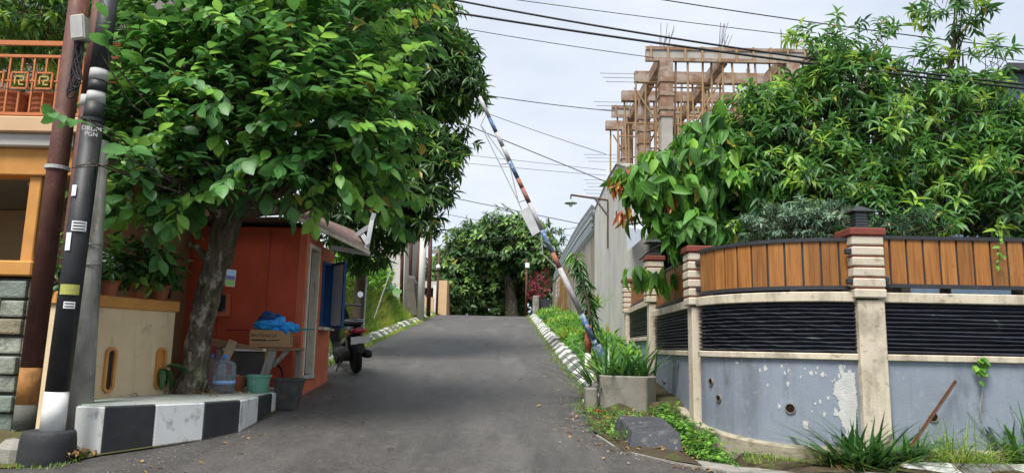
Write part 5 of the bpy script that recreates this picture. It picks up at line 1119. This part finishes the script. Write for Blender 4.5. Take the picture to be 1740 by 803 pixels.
# russet tips on the first trees
# cacao
b = W(1185, 600, 9.6); b.z = gz(9.6)+.1
cel = [E(1170, 315, 9.4, .62, .45, .5), E(1215, 250, 9.6, .45, .4, .42), E(1105, 305, 9.3, .32, .35, .28), E(1190, 390, 9.0, .35, .3, .22), E(1245, 320, 9.3, .35, .3, .4)]
tC, rC = tree('cacao_tree', 'cacao tree with large drooping bright leaves over the garden fence', tuple(b), [b, b+Vector((.05, 0, .9)), b+Vector((-.05, -.05, 1.7)), b+Vector((-.1, -.1, 2.3))], [.08, .07, .06, .05], cel, 'cacao', 190, 8, .22, .3, .125, 'droop', l_cacao, ov, 24, 220, young=.22, bark=m_bark2, inner=.3)
for nm, lst in (('hang', [E(1087, 455, 10.5, .2, .14, .07), E(1135, 462, 9.7, .17, .12, .07)]),):
    rng = np.random.default_rng(41); P, D, U, L_, W_, T, tp, td = sprays(lst, 150, 8, .06, .33, .12, rng, 'droop', .55, .3)
    sel = rng.permutation(len(P))[:46]; leaf_objects('cacao', P[sel], D[sel]+np.array([0, 0, -.6]), U[sel]+np.array([-.3, -.8, 0]), L_[sel], W_[sel], T[sel], ov, l_cacao, tC)
    for c, r in lst: MB().tube(wob(b+Vector((-.1, -.1, 2.3)), Vector(c)+Vector((0, 0, .12)), 6, .05, rng), [.03, .025, .02, .017, .014, .012, .01], 7).build('branch', m_bark2, tC, smooth=True)
rng = np.random.default_rng(42); P, D, U, L_, W_, T, tp, td = sprays([E(1052, 308, 9.2, .07, .07, .06), E(1060, 358, 9.2, .05, .06, .05), E(1075, 290, 9.2, .08, .08, .05), E(1140, 330, 8.95, .05, .05, .05)], 1500, 7, .06, .22, .07, rng, 'droop', .3, .3)
sel = rng.permutation(len(P))[:70]; leaf_objects('russ', P[sel], D[sel], U[sel], L_[sel], W_[sel], T[sel], ov, l_russ, tC)
# silvery shrub and dark ferny shrub above the fence
b = W(1350, 600, 8.2); b.z = gz(8.2)+.1; lac = leaf_shape(3, .8, .1, .15, .6)
tree('silver_shrub', 'silvery green lacy shrub just above the curved board fence', tuple(b), [b, b+Vector((0, 0, 1.2)), W(1350, 400, 8.2)], [.05, .045, .04], [E(1340, 385, 8.15, .42, .3, .15), E(1410, 380, 8.0, .3, .25, .13), E(1290, 395, 8.3, .22, .22, .12), E(1370, 365, 8.3, .3, .25, .1)], 'silver', 420, 14, .16, .085, .022, 'whorl', l_silver, lac, 26, 0, young=.3, cat='shrub', bark=m_bark2)
b = W(1530, 600, 8.2); b.z = gz(8.2)+.1
tree('ferny_shrub', 'dark ferny shrub between the big lantern and the right board fence', tuple(b), [b, b+Vector((0, 0, 1.2)), W(1520, 405, 8.0)], [.05, .045, .04], [E(1515, 400, 7.95, .24, .22, .13), E(1550, 395, 8.0, .25, .22, .14), E(1480, 385, 8.1, .15, .2, .1)], 'silver', 420, 14, .16, .09, .02, 'whorl', leafmat('leaf_fern', (.02, .055, .03), (.045, .11, .05), (.12, .22, .09), .2, .5, .3), lac, 27, 0, young=.1, cat='shrub', bark=m_bark2)
# big tree beyond the crest
tk = [W(869, 545, 47), W(868, 510, 47), W(864, 480, 47), W(858, 450, 47)]; tk[0].z = gz(47)-.3
tree('crest_tree', 'broad dense tree standing beyond the crest of the road', tuple(tk[0]), tk, [.45, .38, .34, .3],
    [E(862, 414, 47, 2.0, 2, 1.3), E(815, 430, 47, 2.0, 2, 1.6), E(895, 430, 46, 1.5, 1.6, 1.6), E(780, 465, 46, 1.5, 1.5, 1.6), E(850, 452, 48, 2.5, 2, 1.2), E(795, 500, 47, 1.4, 1.4, 1.2), E(770, 500, 45, .9, .9, 1.3), E(905, 470, 49, 1.3, 1.4, 1.4), E(866, 393, 47, 1.0, 1.2, .6), E(815, 418, 46, .7, .7, .6), E(830, 515, 50, 2.6, 1.2, 1.0), E(797, 410, 47, .7, .8, .5), E(925, 455, 46, .8, .8, .9), E(755, 470, 46, .6, .6, .7), E(890, 515, 52, 2, 1.2, 1.4)],
    'far', 40, 9, .7, .42, .2, 'whorl', l_far, far_s, 31, 0, young=.36, bark=m_bark, inner=.3, twr=.02, jit=.4)  # high young share puts bright leaf highlights into the tint

# ------------------------------------------------------------------ plants along the right
def strap(name, label, x, y, z, n, L_, wd, seed, lm=l_strap, lean=.75, spread=.06, cat='plant', curl=.45, up=1.0, yt=.4):
    rng = np.random.default_rng(seed); t = thing(name, label, cat, (x, y, z)); P = np.c_[rng.normal(x, spread, n), rng.normal(y, spread, n), np.full(n, z)]
    Ls = L_*rng.uniform(.6, 1.1, n); V, f = blades(P, Ls, np.full(n, wd), rng, lean, up, 4, curl); T = np.clip(rng.normal(yt, .2, n), 0, 1)
    for i in range(n):
        me = None; o = blade_obj('blade', (V[i:i+1], f), lm, t, None, T[i:i+1])
    return t
g_ = lambda y: gz(y)
strap('spiky_plant', 'tall spiky plant standing left in the concrete planter', 1.36, 9.75, gz(9.2)+.36, 44, .74, .055, 51)
strap('spiky_plant', 'spiky plant leaning right in the concrete planter', 1.74, 9.68, gz(9.2)+.36, 38, .72, .052, 52)
strap('spiky_plant', 'low spiky plant in the middle front of the concrete planter', 1.55, 9.55, gz(9.2)+.36, 26, .45, .046, 58)
strap('spiky_plant', 'spiky plant growing behind the planter at the barrier post', 1.32, 10.35, gz(10.3), 46, 1.0, .055, 53)
p = G(1478, 800); strap('spiky_plant', 'big dark green spiky plant in front of the cream pillar', 3.27, 6.84, .5, 120, .66, .054, 54, spread=.09, lean=.8, yt=.3)
strap('spiky_plant', 'smaller spiky plant growing at the foot of the rusty bar', 3.72, 6.97, .56, 60, .44, .046, 55, spread=.07, yt=.6)
strap('spiky_plant', 'dark spiky plant cut by the right picture edge', 4.85, 6.95, .6, 44, .62, .036, 56)
for i, (x, lb, L_) in enumerate(((4.22, 'wide light green grass tussock with straw below the wall vine', .48), (3.02, 'small yellowing grass tuft at the end of the drain', .3))):
    t = strap('grass_tussock', lb, x, 6.97 if i == 0 else 6.86, .56, 230 if i == 0 else 60, L_*1.25, .012, 60+i, l_grass, .9, .16 if i == 0 else .07, 'grass', .7, yt=.55)
    rng = np.random.default_rng(80+i); n = 90; V, f = blades(np.c_[rng.normal(x, .17, n), rng.normal(6.86, .05, n), np.full(n, .62)], .22*rng.uniform(.5, 1.2, n), np.full(n, .008), rng, 1.5, .3, 3, .6); blade_obj('dry_straw', (V, f), l_straw, t, 'stuff')
# trailing vine on the grey wall
vn = thing('wall_vine', 'thin leafy vine trailing down the grey wall above the grass tussock', 'vine', W(1667, 705, 7.18)); pts = [W(1667+2*math.sin(k*1.3), 610+k*10, 7.165) for k in range(11)]
MB().tube(pts, .006, 5).build('stem', m_plank, vn); rng = np.random.default_rng(66); n = 26; P = np.array([W(1667+rng.uniform(-8, 8), 607+abs(rng.normal(0, 16)), 7.15) for _ in range(n)])
leaf_objects('cacao', P, np.c_[rng.normal(0, .5, n), rng.normal(-.3, .2, n), rng.normal(-.5, .4, n)], np.tile([0, -1., .6], (n, 1)), rng.uniform(.05, .085, n), rng.uniform(.045, .07, n), rng.uniform(.3, .9, n), ov, l_cacao, vn)
rng = np.random.default_rng(67); vn = thing('hanging_creeper', 'thin creeper hanging over the right board fence', 'vine', W(1698, 440, 7.1)); pts = [W(1697+3*math.sin(k*1.7), 370+k*8, 7.12) for k in range(11)]; MB().tube(pts, .004, 5).build('stem', m_twig, vn); n = 30; P = np.array([pts[int(rng.integers(0, 11))] for _ in range(n)])+rng.normal(0, .012, (n, 3))
leaf_objects('cacao', P, np.c_[rng.normal(0, .7, n), rng.normal(-.3, .3, n), rng.normal(-.6, .4, n)], np.tile([0, -1., .6], (n, 1)), rng.uniform(.03, .055, n), rng.uniform(.02, .035, n), rng.uniform(.4, 1, n), ov, l_shrub, vn)
# leafy weeds in the ditch
def weeds(name, label, pts, n, Ln, seed, lm=l_cacao, spread=.16, h=.2, cat='weed'):
    rng = np.random.default_rng(seed); t = thing(name, label, cat, pts[0]); ells = [((p[0], p[1], p[2]+h*.5), (spread, spread, h*.6)) for p in pts]
    P, D, U, L_, W_, T, tp, td = sprays(ells, n, 6, .1, Ln, Ln*.38, rng, 'pinnate', .3, .1)
    foliage_mesh('foliage', P, D, U, L_, W_, T, leaf_shape(4), lm, t, 'stuff'); sticks('stems', tp-td*.05-np.array([0, 0, .06]), tp+td*.1, .004, m_twig, t, 'stuff')
weeds('ditch_weed', 'leafy green weeds between the black block and the wall base', [(1.98, 8.6, .66), (2.0, 8.25, .62), (2.05, 7.9, .6), (1.98, 7.55, .58), (2.0, 9.1, .74)], 800, .085, 71, h=.15)
weeds('ditch_weed', 'low leafy weeds in the drain right of the black block', [(2.02, 7.3, .52), (2.2, 7.08, .47)], 900, .075, 72, h=.12)
weeds('ditch_weed', 'small bright weed on the concrete lip below the black block', [(1.8, 6.95, .62)], 1200, .05, 73, spread=.06, h=.06)
weeds('verge_weed', 'creeping weeds left of the planter along the road edge', [(1.05, 9.2, .8), (1.08, 8.8, .77), (1.1, 8.4, .74), (1.35, 8.9, .78), (1.6, 8.7, .76), (1.07, 8.0, .7), (1.3, 8.4, .74), (1.6, 8.3, .73), (1.85, 8.95, .78), (1.12, 7.6, .66), (1.45, 8.6, .75), (1.28, 9.05, .79), (1.95, 9.3, .8), (2.0, 9.7, .84)], 560, .05, 74, h=.06)
# lush verge: plants one can tell apart, then ground cover
for i, (px, py, L_, n, lb) in enumerate(((975, 590, .7, 60, 'arching light green plant by the right kerb left of the barrier post'), (960, 565, .7, 60, 'arching plant on the verge in the middle of the right kerb run'), (935, 555, .6, 40, 'dark tufted plant near the top of the right kerb'), (985, 560, .8, 60, 'tall strap leaved plant at the foot of the stained wall'))):
    p = G(px, py); strap('verge_plant', lb, max(p.x, xr(p.y)+.45), p.y, gz(p.y)+.12, n, L_, .05, 90+i, l_grass if i != 2 else l_strap, .8, .14, yt=.5)
rng = np.random.default_rng(100); n = 2500; yy = 12.4+24*rng.random(n)**1.2; xx = np.array([xr(y)+.3+rng.random()**.8*(2.15+.02*(y-10)-xr(y)-.3) for y in yy]); xx = np.maximum(xx, [xr(y)+.42 for y in yy]); hh = np.array([hr(x, y) for x, y in zip(xx, yy)])
pp_ = np.c_[xx, yy, hh+rng.uniform(.02, .3, n)*np.clip((xx-np.array([xr(y) for y in yy])-.3)*1.6, .2, 1)]; td = rdir(n, rng)*.6+np.array([0, 0, .6]); per = 7; P = np.repeat(pp_, per, 0)+rng.normal(0, .07, (n*per, 3)); D = rdir(n*per, rng)+np.array([0, -.1, .15]); U = np.tile([0, -.2, 1.], (n*per, 1))+rng.normal(0, .35, (n*per, 3))
patch = np.sin(xx*2.1+yy*.9)*.5+.5; T = np.clip(np.repeat(.42+.42*patch, per)+rng.normal(0, .16, n*per), 0, 1)
foliage_mesh('ground_cover', P, D, U, rng.uniform(.1, .24, n*per), rng.uniform(.04, .08, n*per), T, leaf_shape(4), l_cacao, None, 'stuff')['label'] = 'lush green ground cover on the right verge'
n = 6000; yy = 9.2+28*rng.random(n); xx = np.array([xr(y)+rng.choice([-1, 1])*abs(rng.normal(0, .09))+.02+(.3*rng.random() if rng.random() < .5 else 0) for y in yy]); V, f = blades(np.c_[xx, yy, [hr(max(x, xr(y)), y)-.01 for x, y in zip(xx, yy)]], rng.uniform(.03, .1, n), np.full(n, .012), rng, .5, 1, 2, .4); blade_obj('verge_grass', (V, f), l_grass, None, 'stuff')['label'] = 'short grass along the right kerb'
# left bank grass
n = 42000; yy = 12.6+24*rng.random(n); xx = -3.95-2.9*rng.random(n)**1.2; kb = rng.random(n) < .14; xx = np.where(kb, np.array([xl(y) for y in yy])+rng.normal(-.02, .06, n), xx); zz = np.array([hl(x, y) for x, y in zip(xx, yy)]); T = np.clip(.62+.25*np.sin(xx*3+yy*1.1)+rng.normal(0, .15, n), 0, 1); V, f = blades(np.c_[xx, yy, zz], np.where(xx > -4.12, .08, .26)*rng.uniform(.6, 1.4, n), np.full(n, .022), rng, .6, 1, 2, .5); blade_obj('bank_grass', (V, f), l_grass, None, 'stuff', T)['label'] = 'bright grass covering the left bank'
n = 2200; yy = 15+14*rng.random(n); xx = -4.75-1.6*rng.random(n); pp_ = np.c_[xx, yy, [hl(x, y)+.1+.55*rng.random() for x, y in zip(xx, yy)]]; P = np.repeat(pp_, 6, 0)+rng.normal(0, .1, (n*6, 3)); foliage_mesh('bank_weeds', P, rdir(n*6, rng)+np.array([0, 0, .1]), np.tile([0, -.2, 1.], (n*6, 1))+rng.normal(0, .3, (n*6, 3)), rng.uniform(.12, .3, n*6), rng.uniform(.05, .1, n*6), rng.uniform(.45, 1, n*6), leaf_shape(4), l_cacao, None, 'stuff')['label'] = 'tall leafy weeds on top of the left bank'
# moss and grass at the left corner
n = 2600; xx = rng.uniform(-6, -3.7, n); yy = np.array([rng.uniform(6.0 if x < -4.2 else 6.1, 6.75) for x in xx]); V, f = blades(np.c_[xx, yy, [gz(y)+.01 for y in yy]], rng.uniform(.015, .045, n), np.full(n, .008), rng, .5, 1, 2, .4); blade_obj('moss_grass', (V, f), l_grass, None, 'stuff')['label'] = 'mossy grass around the pole footing'
n = 1500; xx = rng.uniform(2.2, 7, n); yy = rng.uniform(6.9, 7.15, n); xx[:500] = rng.uniform(2.0, 3.3, 500); yy[:500] = [walldist(x, 7) > -9 and 6.75+rng.random()*.2 for x in xx[:500]]; V, f = blades(np.c_[xx, yy, [hr(x, y) for x, y in zip(xx, yy)]], rng.uniform(.02, .06, n), np.full(n, .008), rng, .5, 1, 2, .4); blade_obj('drain_grass', (V, f), l_grass, None, 'stuff')['label'] = 'thin grass along the drain below the grey wall'
# broad taro leaves on the bank, dark shrub behind scooter
t = thing('taro_plant', 'taro plant with broad round leaves on top of the left bank', 'plant', (-4.9, 27, hl(-4.9, 27))); rng = np.random.default_rng(120); tar = leaf_shape(6, .55, .12, .25, .5); n = 6
P = np.array([W(662+rng.normal(0, 12), 490+rng.normal(0, 7), 27+rng.uniform(-.5, .5)) for _ in range(n)]); leaf_objects('taro', P, np.c_[rng.normal(0, .6, n), -np.ones(n)*.6, -np.ones(n)*.5], np.tile([0, -.7, .7], (n, 1)), rng.uniform(.35, .55, n), rng.uniform(.3, .45, n), rng.uniform(.1, .6, n), tar, l_cacao, t)
for p in P: MB().tube([(-4.9, 27, hl(-4.9, 27)), tuple(p)], .02, 5).build('stalk', m_green, t)
strap('strap_plant', 'dark strap leaved plant on the verge just behind the scooter', -3.95, 14.6, hl(-3.95, 14.6), 60, .85, .05, 121)
# drooping dragon plant by the tall wall
t = thing('dragon_plant', 'dark drooping dragon plant hanging beside the tall wall', 'plant', (1.95, 14, gz(14))); rng = np.random.default_rng(130)
cv = [W(975, 430, 14.6), W(985, 455, 14.4), W(995, 495, 14.2), W(1003, 540, 14.1), W(1008, 590, 14.0)]; MB().tube(cv, [.02, .03, .035, .04, .045], 8).build('stem', m_bark2, t, smooth=True)
n = 210; fr = rng.random(n); P = np.array([cv[int(f_*3.99)].lerp(cv[int(f_*3.99)+1], f_*3.99-int(f_*3.99)) for f_ in fr*.95]); a = rng.random(n)*6.28; D = np.c_[np.cos(a), np.sin(a)*.8, -.55+rng.normal(0, .25, n)]
leaf_objects('dragon', P, D, np.tile([0, -.3, 1.], (n, 1))+rng.normal(0, .2, (n, 3)), rng.uniform(.22, .36, n), rng.uniform(.035, .055, n), np.where(fr < .12, rng.uniform(.6, 1, n), rng.uniform(.05, .4, n)), nar, l_strap, t)
strap('strap_plant', 'small bright spiky plant below the corrugated screen beside the stained wall', 1.95, 16.5, gz(16.5)+1.1, 26, .55, .05, 131, l_grass)
# ------------------------------------------------------------------ far things at the crest
def fpole(name, label, px0, py0, px1, py1, Y, r_, m_, extra=None):
    a, b = W(px0, py0, Y), W(px1, py1, Y); a.z = hl(a.x, Y)-.2 if a.x < 0 else gz(Y)-.2; t = thing(name, label, 'pole', tuple(a)); MB().tube([a, b], [r_, r_*.9], 12).build('shaft', m_, t, smooth=True); return t, a, b
fpole('far_pole', 'leftmost far red brown pole above the grassy bank', 682, 520, 686, 330, 33, .085, m_brownp); fpole('far_pole', 'red brown pole rising behind the ruined wall', 695, 520, 702, 330, 34, .085, m_brownp); fpole('far_pole', 'leaning red brown pole just left of the far concrete pole', 702, 530, 718, 370, 31, .085, m_brownp)
fpole('far_pole', 'pale concrete pole at the left edge of the crest', 714, 535, 722, 350, 30, .15, m_tall)
t, a, b = fpole('far_pole', 'red brown pole with short street arm right of the concrete pole', 728, 532, 733, 350, 33, .1, m_brownp); MB().beam(W(731, 428, 33), W(745, 426, 33), .05, .18).build('street_arm', m_plank, t)
t, a, b = fpole('lamp_post', 'thin rusty lamp post with white lamp by the peach house', 742, 530, 746, 425, 36, .06, m_rust); c = W(745, 452, 36); MB().lathe((c.x, c.y-.1, c.z-.15), [(.08, 0), (.13, .08), (.07, .2), (.02, .24)], 12).build('lamp_head', m_lampw, t, smooth=True); MB().beam(W(738, 441, 36), W(754, 446, 36), .05, .05).build('cross_arm', m_rust, t)
t, a, b = fpole('lamp_post', 'thin post with white lamp box beside the crest tree trunk', 894, 533, 895, 440, 41, .07, m_brownp); c = W(896, 451, 41); MB().bb(c.x-.12, c.x+.12, c.y-.12, c.y+.05, c.z-.14, c.z+.14).build('lamp_head', m_lampw, t, bevel=.02)
t = thing('ruined_wall', 'broken dark grey wall stub at the top of the left bank', 'wall', (-4.6, 30, gz(30))); q = [W(685, 535, 30), W(709, 535, 30), W(703, 480, 30), W(699, 472, 30), W(692, 467, 30), W(689, 490, 30)]
MB().add([tuple(p) for p in q]+[(p.x+.1, p.y+1.6, p.z+.1) for p in q], [(0, 1, 2, 3, 4, 5), (11, 10, 9, 8, 7, 6)]+[(i, (i+1) % 6, 6+(i+1) % 6, 6+i) for i in range(6)]).build('masonry', m_lwall, t)
t = thing('iron_gate', 'white tubular gate left of the far concrete pole', 'gate', W(700, 532, 31.5))
for k in range(9): a = W(697+k*3, 530, 31.5); b = W(697+k*3, 506, 31.5); MB().tube([a, b], .02, 5).build('gate_bar', m_white, t)
for py in (507, 518, 528): MB().tube([W(696, py, 31.5), W(723, py, 31.5)], .025, 5).build('gate_rail', m_white, t)
t = thing('peach_house', 'peach walled house with white posts at the crest on the left', 'house', W(740, 530, 44))
a, b = W(743, 540, 42), W(760, 476, 42); MB().bb(a.x, b.x, 42, 46, 1.8, b.z).build('wall', m_peach, t); a, b = W(722, 540, 43.5), W(743, 482, 43.5); MB().bb(a.x, b.x+.2, 43.5, 48, 1.8, b.z-.3).build('wall', m_dark, t)
MB().bb(a.x-.3, b.x+.1, 42.8, 48.5, b.z-.3, b.z+.1).build('roof', m_slab, t)
for px in (724, 735): a = W(px, 540, 42); b = W(px+3, 484, 42); MB().bb(a.x, a.x+.16, 41.9, 42.05, 1.8, b.z).build('porch_post', m_white, t)
for px in (720, 731): a = W(px, 540, 41.5); b = W(px+7, 505, 41.5); MB().bb(a.x, b.x, 41.3, 41.5, 1.8, b.z).build('gate_pier', m_peach, t)
t = thing('cream_building', 'plain cream building rising behind the left bank', 'building', (-7.5, 42, 3)); a, b = W(640, 480, 42), W(690, 395, 42); MB().bb(a.x-2, b.x, 42, 50, 1.8, b.z+1.2).build('wall', m_slab, t); MB().bb(a.x-2.1, b.x+.1, 41.9, 50.1, b.z+1.2, b.z+1.4).build('parapet', m_slab, t)
t = thing('stone_boundary', 'pale mottled boundary wall panel behind the scooter and mango trunk', 'wall', (-5.6, 23, gz(23))); a, b = W(585, 560, 23), W(608, 432, 23)
MB().bb(-9, b.x+.0, 23, 23.2, 1.2, b.z+.1).build('masonry', m_lwall, t); MB().bb(-8.9, b.x-.05, 22.97, 22.99, b.z-.55, b.z+.06).build('pale_render', mat('mottled_render', (.3, .3, .28), (.12, .12, .11), 9, .9), t)
for i, (a, b, lb) in enumerate((((636, 540), (676, 425), 'thin leaning grey stake on the left bank'), ((618, 560), (623, 470), 'upright thin stake beside the mango trunk'))):
    Y = (22, 16)[i]; o = MB().tube([W(*a, Y), W(*b, Y)], .02, 6).build('stake', m_tin, None); tag(o, lb, 'stake')
# gatepost, red shrub, notice board
t = thing('gate_post', 'grey gate post with dark gate at the right of the crest', 'gate', W(911, 532, 40)); a, b = W(905, 540, 40), W(916, 502, 40); MB().bb(a.x, b.x, 40, 40.5, 2.6, b.z).build('post', m_conc, t, bevel=.03); a, b = W(917, 540, 40.3), W(938, 508, 40.3); MB().bb(a.x, b.x, 40.3, 40.4, 2.6, b.z).build('gate_leaf', m_iron, t)
b = W(917, 545, 42); b.z = gz(42)
tree('red_shrub', 'crimson leaved shrub behind the gate post', tuple(b), [b, W(917, 515, 42), W(916, 500, 42)], [.05, .04, .03], [E(916, 487, 42, .45, .4, .4), E(908, 495, 42, .25, .3, .25), E(924, 470, 42, .16, .2, .3), E(912, 473, 42, .12, .15, .2)], 'red', 110, 6, .3, .2, .05, 'whorl', l_red, far_s, 140, 0, young=.2, cat='shrub', bark=m_bark2)
t = thing('notice_board', 'white notice board fixed to the far end of the stained wall', 'notice board', W(943, 500, 36)); ya, yb = 35.2, 37.6; za, zt_ = W(948, 515, 36).z, W(948, 472, 36).z
MB().bb(2.36, 2.4, ya, yb, za, zt_).build('board', m_white, t)
for k in range(5): MB().bb(2.352, 2.36, ya+.2, yb-.3-.2*(k % 3), zt_-.25-k*.24, zt_-.18-k*.24).build('print_line', m_metal, t)
t = thing('rusty_canopy', 'small rusty canopy with bracket over the far end of the stained wall', 'canopy', W(955, 440, 38)); MB().add([W(940, 437, 38), W(962, 432, 37), W(966, 441, 37), W(944, 447, 38)]+[p+Vector((0, .6, .05)) for p in (W(940, 437, 38), W(962, 432, 37), W(966, 441, 37), W(944, 447, 38))], [(0, 1, 2, 3), (7, 6, 5, 4)]+[(i, (i+1) % 4, 4+(i+1) % 4, 4+i) for i in range(4)]).build('canopy_sheet', m_rust, t); MB().tube([W(944, 424, 36), W(968, 437, 35.5), W(968, 452, 35.5)], .04, 6).build('bracket', m_iron, t)
# dry creeper on the stained wall end
rng = np.random.default_rng(150); n = 500; yy = rng.uniform(30, 36, n); V, f = blades(np.c_[2.5+rng.uniform(-.25, -.02, n), yy, 3.2+rng.uniform(0, 2.0, n)], rng.uniform(.5, 1.0, n), np.full(n, .02), rng, .12, -1, 3, .3); blade_obj('dry_creeper', (V, f), l_straw, None, 'stuff')['label'] = 'dry creeper hanging on the stained wall'
# ------------------------------------------------------------------ overhead cables
def cable(label, a, b, r_, sag, Ya, Yb=None):
    A, B = W(*a, Ya), W(*b, Yb or Ya); n = 24; r_ *= .76; pts = [A.lerp(B, i/n)-Vector((0, 0, sag*4*(i/n)*(1-i/n))) for i in range(n+1)]
    o = MB().tube(pts, r_, 6).build('overhead_cable', m_cable, None, smooth=True); tag(o, label, 'cable', 'overhead cables')
cable('thick black cable falling from top centre to the right edge, lower of the pair', (560, -14), (1800, 157), .021, .09, 9.6, 9.0)
cable('thick black cable falling from top centre to the right edge, upper of the pair', (690, -16), (1800, 150), .019, .12, 9.7, 9.1)
cable('thin cable crossing the sky above the building frame to the right edge', (820, -8), (1800, 110), .009, .05, 12); cable('cable running from the top edge right of centre to the right edge', (1090, -6), (1800, 90), .012, .05, 11)
cable('thin cable leaving the mango tree top towards the building frame', (740, 40), (1110, 98), .01, .03, 14); cable('thin cable from the boom tip level to the building frame', (815, 160), (1045, 189), .012, .03, 16)
cable('cable sloping down from the mango tree behind the boom to the tall wall', (775, 205), (1062, 322), .013, .0, 15.4, 17); cable('thin cable sloping from the boom tip towards the tall wall coping', (800, 182), (1030, 262), .01, .03, 19)
cable('cable passing low above the crest tree from the left tree', (755, 333), (985, 380), .016, .0, 24); cable('lower thin cable crossing in front of the crest tree', (740, 360), (985, 402), .013, .05, 30)
cable('faint cable in the middle of the sky behind the boom', (780, 262), (1030, 289), .012, .0, 30); cable('second faint cable just below the faint middle one', (780, 276), (1030, 298), .012, .02, 31); cable('cable drawn from the far left poles over the crest', (728, 420), (985, 385), .014, .1, 33); cable('lowest cable spanning the crest in front of the tree', (745, 440), (960, 412), .014, .2, 37)
cable('lilac tinted thin cable at the balcony pole', (-5, 93+55), (125, 150), .006, .03, 6.75)

# grit, pebbles and fallen leaves on the road, thicker along its edges
rng = np.random.default_rng(200); n = 800; mb = MB()
for i in range(n):
    y = 5.9+16*rng.random()**1.6; a, b = max(xl(y), -3.4)+.05, min(xr(y), 3)-.02
    u = rng.random(); x = b-abs(rng.normal(0, .18)) if u < .45 else (a+abs(rng.normal(0, .3)) if u < .75 else rng.uniform(a, b)); r_ = rng.uniform(.003, .008)*(1.5 if u < .3 else 1); z = gz(y)+.004
    mb.add([(x-r_, y-r_, z), (x+r_, y-r_*.8, z), (x+r_*.8, y+r_, z), (x-r_, y+r_*.9, z), (x+rng.normal(0, r_*.3), y, z+r_*1.1)], [(0, 1, 4), (1, 2, 4), (2, 3, 4), (3, 0, 4)])
o = mb.build('road_grit', m_lip, None); tag(o, 'grit and pebbles scattered along the road edges', None, None, 'stuff')
n = 300; P = [(rng.uniform(1.05, 2.0), rng.uniform(7.1, 9.2)) for _ in range(130)]; P = [(a, b, hr(a, b)+.015) for a, b in P]
for i in range(n-130):
    y = 6.0+14*rng.random()**1.5; a, b = max(xl(y), -3.3)+.05, min(xr(y), 3); u = rng.random(); P.append((b-abs(rng.normal(0, .25)) if u < .5 else (a+abs(rng.normal(0, .35)) if u < .85 else rng.uniform(a, b)), y, gz(y)+.012))
foliage_mesh('fallen_leaves', np.array(P), np.c_[rng.normal(size=(n, 2)), rng.normal(0, .1, n)], np.tile([0, 0, 1.], (n, 1))+rng.normal(0, .2, (n, 3)), rng.uniform(.04, .1, n), rng.uniform(.02, .04, n), rng.random(n), leaf_shape(4), l_straw, None, 'stuff')['label'] = 'dry leaves fallen on the road'
